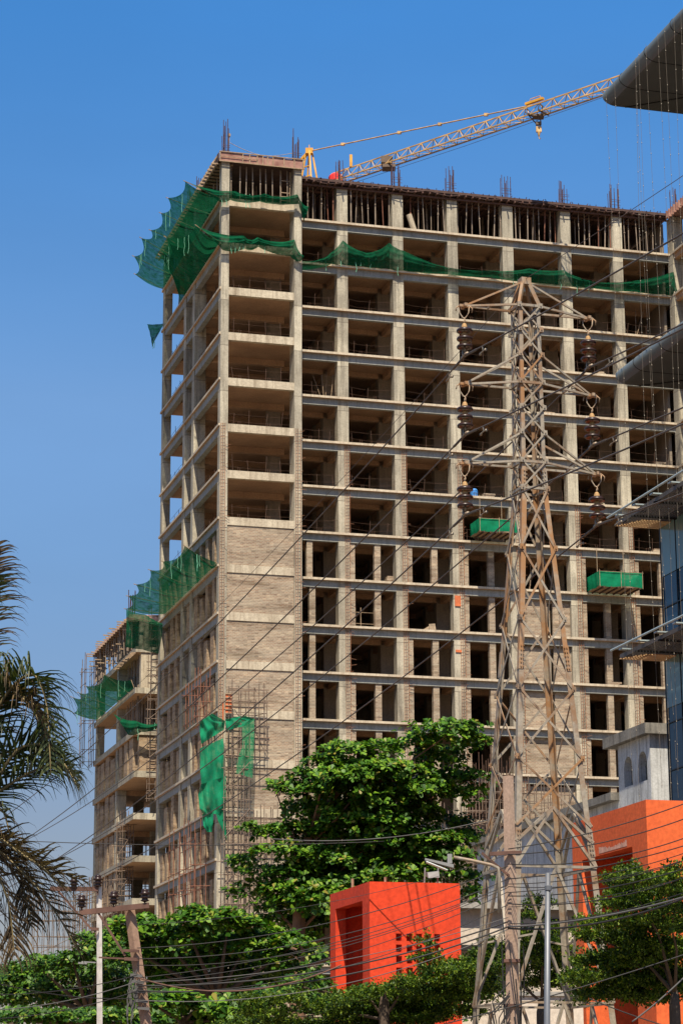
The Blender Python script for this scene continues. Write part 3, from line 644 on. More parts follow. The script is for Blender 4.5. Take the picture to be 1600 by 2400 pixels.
outer = [pv(506, 1318, .3)] + outer; inner = [w2(-.6, .3, zk(8) + .1)] + inner
net('side_safety_net', 'middle green net fanning from the left side above the brick storeys', inner, outer, M['net'], .7, .24, cords=8)
swag('hanging_net', 'green net hanging straight down behind the middle side net', [pv(296, 1428, 18), pv(340, 1440, 18), pv(382, 1462, 18)], [pv(294, 1516, 18), pv(335, 1522, 18), pv(372, 1532, 18)], M['net'], .05, 0, .03)
swag('loose_net_flap', 'small torn green net flap flying from the far left edge', [pv(345, 760, 20.3), pv(385, 758, 20.3)], [pv(357, 815, 20.3), pv(362, 800, 20.3)], M['net_thick'], .06, 2, .06)

# ------------------------------------------------------------------ green sheets on the corner scaffold
def sheet(name, label, pts, v, mat, ripple=.12, nx=16, nz=24, holes=()):
    """pts: left edge list top to bottom and right edge list, as photo points on the plane v"""
    lf, rt = pts; s = MB(); P = []
    def along(e, f):
        k = f * (len(e) - 1); i = min(int(k), len(e) - 2); g = k - i; return np.array(e[i]) * (1 - g) + np.array(e[i + 1]) * g
    o0 = pv(*lf[0], v); T = thing(name, label, 'shade cloth', tuple(o0), 0, 'green sheets on the corner scaffold')
    for i in range(nz + 1):
        f = i / nz; a = along(lf, f); b = along(rt, f); row = []
        for j in range(nx + 1):
            g = j / nx; x, y = a * (1 - g) + b * g
            d = ripple * (math.sin(11 * g + 2.4 * f) + .6 * math.sin(17 * g - 5 * f + 1) + .5 * math.sin(6 * f + 3 * g)) * (.5 + .5 * math.sin(math.pi * f))
            row.append(pv(x, y, v + d) - o0)
        P.append(row)
    s.grid(P); s.build('cloth', mat, T, True)
    return T
sheet('green_sheet', 'upper bunched green sheet wrapped round the scaffold at the block corner', ([(468, 1692), (469, 1720), (472, 1744)], [(497, 1672), (528, 1690), (525, 1710)]), -1.0, M['tarp'], .2)
sheet('green_sheet', 'middle green sheet hanging flat below the bunched one', ([(469, 1754), (469, 1800), (472, 1838)], [(523, 1730), (528, 1780), (527, 1820)]), -1.05, M['tarp'], .12)
sheet('green_sheet', 'lowest green sheet with a ragged tail at the block corner', ([(472, 1837), (465, 1862), (468, 1895), (478, 1910)], [(529, 1818), (529, 1870), (527, 1895), (522, 1906)]), -1.1, M['tarp'], .2)
sheet('green_sheet', 'torn green strip dangling under the lowest sheet', ([(505, 1904), (512, 1925), (528, 1960)], [(522, 1902), (528, 1930), (533, 1972)]), -1.1, M['tarp'], .05, 6, 12)
sheet('green_sheet', 'short looped green rag under the lowest sheet beside the torn strip', ([(474, 1908), (477, 1935), (485, 1950)], [(500, 1908), (500, 1932), (497, 1950)]), -1.1, M['tarp'], .15, 8, 10)
sheet('green_sheet', 'green sash tied across from the bunched sheet to the hanging panel', ([(528, 1686), (529, 1692), (532, 1712)], [(572, 1677), (598, 1686), (578, 1700)]), -1.3, M['tarp'], .1, 12, 8)
sheet('green_sheet', 'thin see-through green panel hanging right of the corner', ([(567, 1702), (568, 1750), (556, 1780), (553, 1812)], [(596, 1684), (596, 1730), (594, 1780), (592, 1824)]), -1.5, M['tarp_thin'], .06)

# ------------------------------------------------------------------ scaffolds
def scaffold(name, label, u0, u1, v, z0, z1, du, dz, mat, depth=.9, extra=.8, jit=.15, braces=True, group='tube scaffolds round the tower blocks'):
    T = thing(name, label, 'scaffold', tuple(w2(u0, v, z0)), TH, group)
    nu = max(2, int(round((u1 - u0) / du)) + 1)
    for row, vv in enumerate((0, depth)):
        for i in range(nu):
            u = (u1 - u0) * i / (nu - 1) + rnd.uniform(-jit, jit) * du
            s = MB(); s.tube([(u, vv, 0), (u + rnd.uniform(-.04, .04), vv, z1 - z0 + rnd.uniform(-.3, 1) * extra)], .032, 5); s.build('upright', mat, T)
    z = .2
    while z < z1 - z0:
        for vv in (0, depth):
            a = rnd.uniform(-.3, .1); b = (u1 - u0) + rnd.uniform(-.1, .35); zz = z + rnd.uniform(-.08, .08)
            s = MB(); s.tube([(a, vv, zz), (b, vv, zz + rnd.uniform(-.1, .1))], .028, 5); s.build('ledger', mat, T)
        if rnd.random() < .6:
            s = MB(); s.tube([((u1 - u0) * rnd.random(), -.3, z), ((u1 - u0) * rnd.random(), depth + .3, z)], .026, 5); s.build('transom', mat, T)
        z += dz * rnd.uniform(.75, 1.25)
    z = .3
    while braces and z < z1 - z0 - 2:
        s = MB(); s.tube([(0, -.05, z), (u1 - u0, -.05, z + 1.9)], .026, 5); s.build('brace', mat, T); z += 3.1
    return T
def uz(x, y, v): return onv(x, y, v)
scaffold('tube_scaffold', 'dense tube scaffold against the brick corner bay behind the green sheets', -.4, 1.3, -1.5, uz(560, 2200, -1.5)[1], uz(560, 1740, -1.5)[1], .38, .9, M['tube'])
scaffold('tube_scaffold', 'tall open scaffold rising past the orange shutter on the corner bay', .1, 2.5, -1.2, uz(560, 1760, -1.2)[1], uz(560, 1612, -1.2)[1], .6, .8, M['tube'], .7)
scaffold('tube_scaffold', 'low wide scaffold in front of the brick corner bay beside the almond tree', 1.3, 4.2, -1.4, uz(600, 2200, -1.4)[1], uz(600, 1905, -1.4)[1], .5, .75, M['tube'], 1.0)
def side_scaffold(name, label, v0, v1, u, z0, z1, dv, dz, mat):
    T = thing(name, label, 'scaffold', tuple(w2(u, v0, z0)), TH, 'tube scaffolds round the tower blocks'); n = int((v1 - v0) / dv) + 1
    for uu in (0, -.8):
        for i in range(n):
            s = MB(); s.tube([(uu, i * dv, 0), (uu + rnd.uniform(-.04, .04), i * dv + rnd.uniform(-.1, .1), z1 - z0 + rnd.uniform(-.4, .9))], .032, 5); s.build('upright', mat, T)
    z = .3
    while z < z1 - z0:
        for uu in (0, -.8):
            s = MB(); s.tube([(uu, -.2, z), (uu, v1 - v0 + .2, z + rnd.uniform(-.15, .15))], .027, 5); s.build('ledger', mat, T)
        s = MB()
        for i in range(0, n, 2):
            if rnd.random() < .7:
                s = MB(); s.tube([(-1.1, i * dv, z), (.3, i * dv, z + .05)], .025, 5); s.build('transom', mat, T)
        z += dz * rnd.uniform(.8, 1.2)
    return T
side_scaffold('tube_scaffold', 'red oxide scaffold on the left side below the green sheets', .3, 8.5, -1.2, uz(500, 2250, 0)[1], uz(500, 1925, 0)[1], 1.6, 1.5, M['tube_red'])
side_scaffold('tube_scaffold', 'rust coloured scaffold above the green sheets on the left side', .2, 4.6, -1.1, uz(500, 1690, 0)[1], uz(500, 1580, 0)[1], .9, 1.1, M['tube_red'])
s = MB()
a = uz(529, 1626, -.5); b = uz(545, 1672, -.5)
s.box(a[0], b[0], -.5, -.42, b[1], a[1]); s.m = 1
for i in range(6): z = b[1] + (a[1] - b[1]) * i / 5; s.box(a[0] - .04, b[0] + .04, -.56, -.502, z - .03, z + .03)
for v in np.arange(-.2, 5, .35): s.m = 0; s.box(a[0] - .12, a[0] - .06, v, v + .2, b[1] - .6 , a[1] - .5)
t = s.build('orange_shutter', [M['ply_or'], M['timber']]); t.location = CORNER; t.rotation_euler[2] = TH; tag(t, 'orange column shutter with ribs clamped at the block corner above the green sheets', 'formwork')
scaffold('tube_scaffold', 'scaffold along the foot of the wide front behind the pylon', 17.0, 24.5, SB - 1.6, zk(18), uz(1070, 1830, SB - 1.6)[1], .5, .75, M['tube'], 1.0)
scaffold('tube_scaffold', 'scaffold along the foot of the wide front seen through the almond tree', 11.5, 16.8, SB - 1.7, zk(18), uz(1000, 1900, SB - 1.7)[1], .55, .8, M['tube'], 1.0)
scaffold('tube_scaffold', 'rust brown rebar wall and scaffold in the low front bays left of the pylon', 18.0, 20.8, SB - .6, zk(14), zk(12) + .6, .28, 1.2, M['steel_r'], .5)

# ------------------------------------------------------------------ suspended work platforms wrapped in green cloth
def platform(label, x0, x1, yt, yb, v, depth):
    u0, zt = onv(x0, yt, v); u1, _ = onv(x1, yt, v); _, zb = onv(x0, yb, v)
    T = thing('hanging_platform', label, 'work platform', tuple(w2(u0, v, zb)), TH, 'green wrapped platforms hung on the wide front')
    w, h = u1 - u0, zt - zb
    s = MB()
    for i, (p, q) in enumerate((((0, 0), (w, 0)), ((w, 0), (w, depth)), ((w, depth), (0, depth)), ((0, depth), (0, 0)))):
        P = []
        for a in range(13):
            f = a / 12; x = p[0] + (q[0] - p[0]) * f; y = p[1] + (q[1] - p[1]) * f; row = []
            for b in range(6):
                g = b / 5; bu = .05 * math.sin(math.pi * g) * abs(math.sin(3 * math.pi * f)) + .012 * math.sin(20 * f + 9 * g)
                nx, ny = ((0, -1), (1, 0), (0, 1), (-1, 0))[i]; row.append((x + nx * bu, y + ny * bu, h * (1 - g) - (.06 * math.sin(7 * f + i) if b == 5 else 0)))
            P.append(row)
        s.grid(P)
    s.build('cloth_wrap', M['tarp'], T, True)
    s = MB(); s.box(.02, w - .02, .02, depth - .02, -.02, .05); s.build('platform_floor', M['timber'], T)
    s = MB()
    for x in np.linspace(.3, w - .3, 6): s.box(x, x + .08, -.05, depth + .05, -.12, -.021)
    s.build('bearer', M['ply_dk'], T)
    for x in (.03, w * .5, w - .03):
        s = MB(); s.tube([(x, -.07, -.1), (x, -.07, h + .12)], .022, 5); s.build('corner_post', M['timber'], T)
    s = MB(); s.tube([(-.05, -.075, h * .98), (w + .05, -.075, h * 1.0)], .02, 5); s.build('top_rail', M['timber'], T)
    for x in (.6, w - .7):
        s = MB(); s.tube([(x, depth * .8, .05), (x, depth * .8, h + 2.1)], .02, 5); s.build('suspension_rope', M['rope'], T)
platform('long green wrapped platform hanging left of the pylon', 1122, 1214, 1214, 1243, SB - 2.3, 1.9)
platform('long green wrapped platform hanging right of the pylon', 1402, 1504, 1338, 1372, SB - 2.6, 2.2)

# ------------------------------------------------------------------ rear wing, lower and still in props
RB = thing('rear_tower_block', 'lower half built tower block with cantilevered slabs behind the tall one', 'building', CORNER, TH)
V0, V1 = 30.2, 48.6
for k in range(8, 20):
    z = zk(k); s = MB(); front = V0 if k >= 8 else 33
    s.box(-.35, 9, front, V1, z - .5 if k >= 11 else z - .45, z, (1, 0, 0, 0, 0, 0)); s.m = 1; s.box(-.1, 9, 38.4, 38.9, z - .9, z - .46)
    s.build('floor_slab', [M['conc'], M['soffit']], RB)
for u0, u1, v in ((-.2, .6, 38.2), (-.25, .4, 47.6), (2.6, 3.4, 37.8), (2.6, 3.4, 45), (6, 6.8, 38), (6, 6.8, 45)):
    s = MB(); s.box(u0, u1, v, v + .7, 0, zk(7) + (0 if v < 44 else 0)); s.build('column', M['conc'], RB)
s = MB(); s.box(.6, 9, 40.5, 40.7, zk(9), zk(8) - .46); s.build('core_wall', M['inner'], RB)
s = MB(); s.box(.1, 5, V0 + .1, V0 + .7, zk(9) - .35, zk(8) - .455); s.build('shuttered_wall', M['conc_lit'], RB)
s = MB(); s.box(.05, 5, V0 + .12, V0 + .6, zk(11) + .003, zk(10) - .45); s.build('brick_panel', M['brick_dk'], RB)
for k in range(10, 20):
    z0, z1 = zk(k + 1) + .003, zk(k) - .502
    for v, w in ((31.5, 1.6), (33.8, 1.5), (36.2, 1.2)) if k == 10 else ():
        s = MB(); s.box(-.2, .2, v, v + w, z0, z1); s.build('brick_pier', M['brick_dk'], RB)
    for v, w in ((39.4, 1.8), (41.9, 1.6), (44.3, 1.5), (46.2, 1.2)):
        s = MB(); s.box(-.2, .2, v, v + w, z0, z1 - rnd.choice((0, .2, .5))); s.build('brick_pier', M['brick_dk'], RB)
    s = MB(); s.box(.25, .45, 39.2, V1 - .1, z0, z1 + .1); s.build('side_wall', M['brick_dk'], RB)
F2 = thing('rear_formwork', 'curved brown roof formwork on rows of props over the rear block', 'formwork', CORNER, TH)
zt = uz(284, 1437, 33)[1]
s = MB(); s.hexa([(-.75, 32.2, zt - .75), (6, 32.2, zt - .75), (6, 48, zt - .75), (-.75, 48, zt - .75), (-.3, 33.2, zt), (6, 33.2, zt), (6, 48, zt), (-.3, 48, zt)]); s.build('deck_panel', M['ply_red'], F2)
for v in np.arange(31.6, 48, .95):
    one('joist', 'timber', F2, -1.25 + rnd.uniform(-.35, .2), .5, v, v + .08, zt - .86, zt - .765)
    zj = zk(8) + rnd.uniform(.3, 2.4); one('joist', 'timber', F2, -.95 + rnd.uniform(-.3, .3), .1, v + .3, v + .38, zj, zj + .08)
for v in np.arange(30.3, 38, .5): one('joist', 'timber', F2, -.72, -.3, v, v + .1, zk(8) - .56, zk(8) - .47)
for v in np.arange(31.8, 48, .62):
    s = MB(); s.tube([(-.45 + rnd.uniform(-.15, .1), v, zk(8) + .003), (-.5 + rnd.uniform(-.15, .2), v, zt - .8)], .05, 6); s.build('shoring_prop', M['bamboo'], F2)
s = MB()
for i in range(70):
    u, v = rnd.uniform(.2, 3), rnd.uniform(31.5, 40); s.tube([(u, v, zk(8)), (u + .1, v, zt - .8)], .05, 5)
    u, v = rnd.uniform(.0, 3), rnd.uniform(31.2, 38); s.tube([(u, v, zk(10)), (u + .1, v, zk(8) - .46)], .05, 5)
o = s.build('shoring_prop', M['bamboo'], F2)
s = MB(); s.box(.3, 1.1, 32.2, 32.7, zk(8) + .002, zt - .76); s.build('column', M['conc'], RB)
s = MB()
for i in range(7): u = -.6 + rnd.uniform(0, 1.0); s.tube([(u, 33.5, zt - .1), (u + rnd.uniform(-.05, .05), 33.5, zt + rnd.uniform(1.2, 2.1))], .035, 4)
s.build('starter_bars', M['rebar'], RB)
scaffold('tube_scaffold', 'tube scaffold tower standing against the pale shuttered wall of the rear block', .75, 3.0, V0 - .5, zk(12) + .9, zk(7) - .6, .5, .62, M['tube'], .6)
side_scaffold('tube_scaffold', 'scaffold fringe sticking up on the far side of the rear block', 46.6, 49.2, -.7, uz(218, 1800, 48)[1], uz(225, 1545, 46)[1], .8, 1.1, M['tube'])
side_scaffold('tube_scaffold', 'dense tube scaffold covering the low left side of the rear block', 33, 49, -1.0, 2, zk(14) + 1.8, 1.1, .85, M['tube'])
scaffold('tube_scaffold', 'tube scaffold inside the open low floors of the rear block', 0.4, 6, 45.6, 2, zk(12), .7, 1.0, M['tube'])
scaffold('tube_scaffold', 'low separate scaffold rising beyond the left utility poles', -5.5, -1.6, 46, 2, uz(180, 2105, 46)[1], .45, 1.0, M['tube'])
scaffold('tube_scaffold', 'narrow scaffold up the cantilevered slab ends of the rear block', -.9, .3, 33.5, uz(290, 2200, 33)[1], uz(290, 1915, 33)[1], .35, .5, M['tube'])
outer = [pv(244, 1580, 33), pv(202, 1608, 37), pv(185, 1624, 40), pv(170, 1634, 43), pv(173, 1671, 47)]
outer = [pv(308, 1594, 30.5)] + outer
inner = [w2(-.4, v, zk(9) + .05) for v in (30.5, 33, 37, 40, 43, 47)]
net('rear_safety_net', 'green net jutting from the left side of the rear block below its props', inner, outer, M['net'], .5, .3, cords=6, group='green safety nets on the rear block')
swag('rear_safety_net', 'dark green net slung in the angle between the rear block and the tall one', [pv(265, 1672, 29.6), pv(318, 1689, 29.4), pv(370, 1696, 29.2)], [pv(300, 1722, 29.6), pv(332, 1715, 29.4), pv(370, 1705, 29.2)], M['net_thick'], .18, 2, .04, 'green safety nets on the rear block')

# ------------------------------------------------------------------ tower crane behind the roof
def level(x, y, z): d = ray(x, y); P = d * ((z - EYE) / d[2]); return np.array([P[0], P[1], z])
J0 = level(800, 424, 73.0); J1 = level(1411, 217, 73.0); jd = (J1 - J0) / np.linalg.norm(J1 - J0); jl = np.linalg.norm(J1 - J0)
jn = np.array([-jd[1], jd[0], 0]); zz = np.array([0, 0, 1.])
CR = thing('tower_crane', 'yellow tower crane behind the roof with its lattice jib reaching to the right', 'crane', (0, 0, 0))
base = J0 - jd * 3.4
s = MB()
for a, b in ((-1, -1), (1, -1), (1, 1), (-1, 1)): s.bar(base + jd * a * .7 + jn * b * .7 + zz * -73, base + jd * a * .7 + jn * b * .7, .16)
z = 2
while z < 71:
    for (a, b), (c, d) in zip(((-1, -1), (1, -1), (1, 1), (-1, 1)), ((1, -1), (1, 1), (-1, 1), (-1, -1))):
        p = base + jd * a * .7 + jn * b * .7; q = base + jd * c * .7 + jn * d * .7; s.bar(p + zz * (z - 73), q + zz * (z - 71), .08)
    z += 2
s.build('mast', M['crane'], CR)
L = jl * 1.6; hh = .86; s = MB(); n = int(L / 1.25)
P0 = lambda t: J0 + jd * t
s.bar(P0(-1) + zz * hh, P0(L) + zz * hh, .085)
s.build('jib_top_chord', M['crane_pale'], CR)
s = MB()
for b in (-.42, .42): s.bar(P0(-1) + jn * b, P0(L) + jn * b, .09)
s.build('jib_bottom_chord', M['crane_pale'], CR)
s = MB()
for i in range(n):
    t0, t1 = i * L / n, (i + 1) * L / n; tm = (t0 + t1) / 2
    for b in (-.42, .42): s.bar(P0(t0) + jn * b, P0(tm) + zz * hh, .048); s.bar(P0(tm) + zz * hh, P0(t1) + jn * b, .048)
    s.bar(P0(t0) - jn * .42, P0(t0) + jn * .42, .045); s.bar(P0(t0) - jn * .42, P0(t1) + jn * .42, .04)
s.build('jib_lacing', M['crane_pale'], CR)
apex = base + zz * 3.45
s = MB()
for a, b in ((-.8, -.5), (.75, -.5), (.75, .5), (-.8, .5)): s.bar(base + jd * a + jn * b - zz * .6, apex + jd * a * .2 + jn * b * .3, .13)
s.box(apex[0] - .3, apex[0] + .3, apex[1] - .25, apex[1] + .25, apex[2] - .25, apex[2] + .2)
for f in (.35, .6): q = base * (1 - f) + apex * f; s.bar(q - jd * .6 * (1 - f) - jn * .3, q + jd * .6 * (1 - f) - jn * .3, .09)
s.bar(apex, apex - jd * 3.2 - zz * 1.9, .22); s.bar(apex + zz * .2, apex + zz * .55, .06)
s.build('apex_frame', M['crane'], CR)
s = MB(); mid = P0(jl * .755) + zz * hh
s.tube([apex, apex * .75 + mid * .25, apex * .5 + mid * .5, apex * .25 + mid * .75, mid], .05, 6)
for f in (.16, .42, .6, .8): q = apex * (1 - f) + mid * f; s.box(q[0] - .16, q[0] + .16, q[1] - .1, q[1] + .1, q[2] - .1, q[2] + .1)
s.build('tie_bar', M['crane_pale'], CR)
s = MB(); s.bar(base - jd * 9, base, .5, .3); s.build('counter_jib', M['crane'], CR)
tr = P0(jl * .77)
s = MB(); s.box(tr[0] - .4, tr[0] + .4, tr[1] - .38, tr[1] + .38, tr[2] - .26, tr[2] - .12)
for a in (-.5, .5): s.bar(tr + jd * a - jn * .6, tr + jd * a + jn * .6, .12)
for a in (-.8, .8): s.bar(tr + jd * a - jn * .55 + zz * .3, tr + jd * a * .2 - zz * .75, .07)
s.box(tr[0] - .2, tr[0] + .2, tr[1] - .14, tr[1] + .14, tr[2] - .85, tr[2] - .62)
s.build('trolley', M['crane_dk'], CR)
s = MB(); s.bar(tr - jd * .9 + zz * (hh + .1) - jn * .3, tr + jd * .7 + zz * (hh + .1) - jn * .3, .25, .18); s.tube([tr + zz * (hh + .2) - jd * .8, tr + zz * (hh + .55) - jd * .7, tr + zz * (hh + .55) + jd * .2, tr + zz * (hh + .2) + jd * .3], .03, 5); s.build('winch', M['crane'], CR)
s = MB(); s.box(tr[0] - .2, tr[0] + .2, tr[1] - .1, tr[1] + .1, tr[2] - 1.4, tr[2] - .98); s.lathe([(.04, -.36), (.08, -.25), (.13, 0), (.1, .2)], tr - zz * 1.4, 10)
s.tube([tr - zz * 1.7, tr - zz * 1.85, tr - zz * 1.98 + jd * .08, tr - zz * 1.9 + jd * .15], .035, 6); s.build('hook_block', M['crane_pale'], CR)
s = MB()
for a in (-.15, .15): s.tube([tr + jd * a - zz * .3, tr + jd * a - zz * 1.0], .015, 4)
s.tube([P0(0) - zz * .5, P0(jl * .5) - zz * .55, P0(L) - zz * .15], .018, 4); s.build('hoist_rope', M['wire'], CR)
q = P0(jl * .195); s = MB(); s.box(q[0] - .5, q[0] + .5, q[1] - .5, q[1] + .5, q[2] - .35, q[2] - .1); s.box(q[0] - .6, q[0] + .3, q[1] - .4, q[1] + .3, q[2] + .05, q[2] + .6); s.build('winch', M['crane_dk'], CR)
q = J0 - jd * .6; s = MB(); s.lathe([(.35, 0), (.55, .1), (.55, .55), (.3, .75)], q + zz * .0, 10); s.build('canvas_cover', M['red'], CR)
s = MB(); q = P0(1.0); s.bar(q + zz * .9, q + zz * 1.9, .22); s.bar(base - zz * .3, P0(0) - zz * .1, .5, .3); s.build('jib_foot', M['crane'], CR)

# ------------------------------------------------------------------ lattice pylon in front
PA = R(18); pu = np.array([math.cos(PA), math.sin(PA), 0]); pw = np.array([-math.sin(PA), math.cos(PA), 0]); PT = np.array([3.64, 45.0, 0])
PY = thing('lattice_pylon', 'rust streaked lattice steel power pylon with three pairs of crossarms', 'pylon', PT, PA)
def wid(z): return .495 + .148 * (13.49 - z) if z < 13.49 else .495 - .015 * (z - 13.49)
def leg(a, b, z): w = wid(z) / 2; return np.array([a * w, b * w, z])
CORN = ((-1, -1), (1, -1), (1, 1), (-1, 1))
for n, (a, b) in enumerate(CORN):
    s = MB()
    for z0, z1, w in ((0, 6.5, .115), (6.5, 10.0, .105), (10.0, 13.49, .095), (13.49, 17.07, .075)):
        s.m = 1 if (n, z0) in ((0, 10.0), (1, 10.0), (2, 6.5), (2, 10.0), (3, 10.0), (0, 13.49)) else 0
        s.angle(leg(a, b, z0), leg(a, b, z1), w, .014, np.array([-a, 0, 0]), np.array([0, -b, 0]))
        if z0 > 0:
            s.angle(leg(a, b, z0 - .25) + np.array([a * .012, b * .012, 0]), leg(a, b, z0 + .25) + np.array([a * .012, b * .012, 0]), w * .9, .012, np.array([-a, 0, 0]), np.array([0, -b, 0]))
            for dz in (-.2, -.12, -.04, .04, .12, .2):
                for off in (.03, .075):
                    q = leg(a, b, z0 + dz); s.box(q[0] - a * off - .011, q[0] - a * off + .011, q[1] + b * .0 + (b * .012) - .022, q[1] + (b * .012) + .012, z0 + dz - .011, z0 + dz + .011)
    s.build('leg', [M['galv'], M['galv_rust']], PY)
lev = [17.07, 16.58, 16.09, 15.6, 15.48, 15.0, 14.52, 14.04, 13.88, 13.4, 12.2, 10.75, 9.4, 8.08, 6.8]
lev = [17.07, 16.58, 16.06, 15.5, 14.98, 14.47, 13.9, 13.35, 12.15, 10.75, 9.4, 8.08, 6.8]
def face_pts(n, z): a, b = CORN[n]; c, d = CORN[(n + 1) % 4]; return leg(a, b, z), leg(c, d, z)
for n in range(4):
    s = MB()
    for i in range(len(lev) - 1):
        p0, q0 = face_pts(n, lev[i]); p1, q1 = face_pts(n, lev[i + 1]); w = .034 if i < 7 else .042
        nrm = np.array([(0, -1, 0), (1, 0, 0), (0, 1, 0), (-1, 0, 0)][n], float) * .012
        s.m = 1 if rnd.random() < .16 else 0; s.bar(p0 + nrm, q1 + nrm, w, .012, nrm)
        s.m = 1 if rnd.random() < .16 else 0; s.bar(q0 + nrm * 2.2, p1 + nrm * 2.2, w, .012, nrm)
        for c in (p0, q0):
            s.bar(c + nrm * 3 - np.array([0, 0, .05]), c + nrm * 3 + np.array([0, 0, .05]), .08, .012, nrm)
            s.lathe([(.014, -.014), (.014, .014)], c + nrm * 4.2, 6)
    for z in (17.07, 15.48, 13.88, 13.35, 6.05):
        p, q = face_pts(n, z); s.m = 0; s.bar(p, q, .05, .05)
    p, q = face_pts(n, 6.05); c = (face_pts(n, 7.15)[0] + face_pts(n, 7.15)[1]) / 2
    p8, q8 = face_pts(n, 6.8); pa, qa = face_pts(n, 6.5)
    nrm = np.array([(0, -1, 0), (1, 0, 0), (0, 1, 0), (-1, 0, 0)][n], float) * .02
    s.bar(c, pa, .05, .05); s.bar(c, qa, .05, .05); s.bar(c, p, .05, .05, nrm); s.bar(c, q, .05, .05, nrm)
    m = (p + q) / 2; l, r_ = face_pts(n, 3.6)
    s.bar(m, l, .05, .05); s.bar(m, r_, .05, .05)
    k0, k1 = (m + l) / 2, (m + r_) / 2; l2, r2 = face_pts(n, 4.75); s.bar(k0, l2, .035, .035); s.bar(k1, r2, .035, .035)
    l3, r3 = face_pts(n, 0.3); m3 = (l3 + r3) / 2
    s.bar(l, r_, .04, .04); s.bar((l + r_) / 2, l3, .05, .05); s.bar((l + r_) / 2, r3, .05, .05)
    s.build('bracing', [M['galv'], M['galv_rust']], PY)
TIPZ = [(17.0, -1.29, 1.33), (15.4, -1.31, 1.36), (13.8, -1.34, 1.41)]
for i, (z, al, ar) in enumerate(TIPZ):
    for a_ in (al, ar):
        s = MB(); sg = 1 if a_ > 0 else -1; tip = np.array([a_, 0, z]); zl = (17.07, 15.48, 13.88)[i]; s.m = 0
        for b in (-1, 1): s.bar(leg(sg, b, zl), tip, .04, .04)
        f0, f1 = leg(sg, -1, zl), leg(sg, 1, zl)
        s.m = 1 if (i == 0 and sg < 0) else 0
        if i == 0: s.bar(np.array([0, 0, 17.65]), tip, .036, .036)
        else:
            for b in (-1, 1): s.bar(leg(sg, b, zl + .57), tip, .036, .036)
        s.m = 1; s.bar(tip - np.array([.0, .12, 0]), tip + np.array([0, .12, 0]), .06, .06); s.bar(tip - np.array([.1, 0, 0]), tip + np.array([.1, 0, 0]), .07, .05)
        s.m = 0; s.bar((f0 + tip) / 2, (f1 + tip) / 2, .035, .035)
        s.build('crossarm', [M['galv'], M['galv_rust']], PY)
s = MB(); s.m = 1
for a, b in CORN: s.bar(leg(a, b, 17.07), np.array([a * .05, b * .05, 17.65]), .06, .06)
s.box(-.1, .1, -.1, .1, 17.56, 17.7); s.build('peak', [M['galv'], M['galv_rust']], PY)
names = {-1: ('left', 'upper left', 'middle left', 'lower left'), 1: ('right', 'upper right', 'middle right', 'lower right')}
lab = {(0, -1): 'upper left', (1, -1): 'middle left', (2, -1): 'lower left', (0, 1): 'upper right', (1, 1): 'middle right', (2, 1): 'lower right'}
def pyl(x, y, z): return PT + pu * x + pw * y + np.array([0, 0, z])
def hook_str(i, a_, z):
    tip = pyl(a_, 0, z); sg = 1 if a_ > 0 else -1
    T = thing('insulator_string', 'brown three disc insulator hanging from the %s crossarm tip of the pylon' % lab[(i, sg)], 'insulator', tuple(tip), 0, 'insulator strings on the pylon')
    s = MB(); s.tube([(-.1, 0, -.02), (-.09, 0, -.14), (-.03, 0, -.24), (0, 0, -.26), (.03, 0, -.24), (.09, 0, -.14), (.1, 0, -.02)], .013, 6)
    s.tube([(-.1, 0, 0), (-.15, 0, -.03), (-.16, 0, -.1)], .014, 6); s.tube([(.1, 0, 0), (.16, 0, -.05), (.15, 0, -.14)], .014, 6)
    s.tube([(0, 0, -.24), (.02, 0, -.3), (0, 0, -.36)], .012, 6); s.tube([(0, -.02, -.3), (0, .02, -.34), (0, 0, -.38)], .012, 6); s.build('shackle', M['galv_rust'], T, True)
    for k in range(3):
        z0 = -.36 - .165 * k
        s = MB(); s.lathe([(.02, 0), (.035, -.01), (.05, -.04), (.062, -.09), (.066, -.115)], (0, 0, z0), 12); c = s.build('cap', M['cap'], T, True)
        s = MB(); s.lathe([(.06, -.085), (.105, -.1), (.146, -.124), (.16, -.15), (.152, -.178), (.115, -.17), (.09, -.155), (.06, -.15), (.03, -.15)], (0, 0, z0), 18); s.build('disc', M['insul'], T, True)
    s = MB(); s.tube([(0, 0, -.83), (0, 0, -.95)], .02, 6)
    s.tube([tuple(-.16 * d for d in ev)[:2] + (-1.02,), (0, 0, -1.0), tuple(.16 * d for d in ev)[:2] + (-1.02,)], .035, 8)
    s.tube([(-.04, 0, -.9), (-.05, -.02, -1.0), (.02, -.03, -1.05)], .018, 6); s.build('clamp', M['galv'], T, True)
    s = MB(); s.tube([(.12, 0, -.66), (.13, 0, -.75), (.09, 0, -.86), (.02, 0, -.92)], .007, 5); s.lathe([(.005, -.02), (.02, 0), (.005, .02)], (.125, 0, -.65), 8); s.build('arcing_horn', M['galv'], T, True)
    return tip - np.array([0, 0, 1.02])
VD = np.array([-math.sin(R(16)), math.cos(R(16)), 0])
SL = {(0, -1): .13, (1, -1): .122, (2, -1): .112, (0, 1): .128, (1, 1): .112, (2, 1): .098}
def strand(name, label, path, r, mat, cat='power line', group=None, n=6):
    o0 = np.array(path[0]); s = MB(); s.tube([np.array(p) - o0 for p in path], r, n); T = thing(name, label, cat, tuple(o0), 0, group)
    s.build('wire', mat, T, True); return T
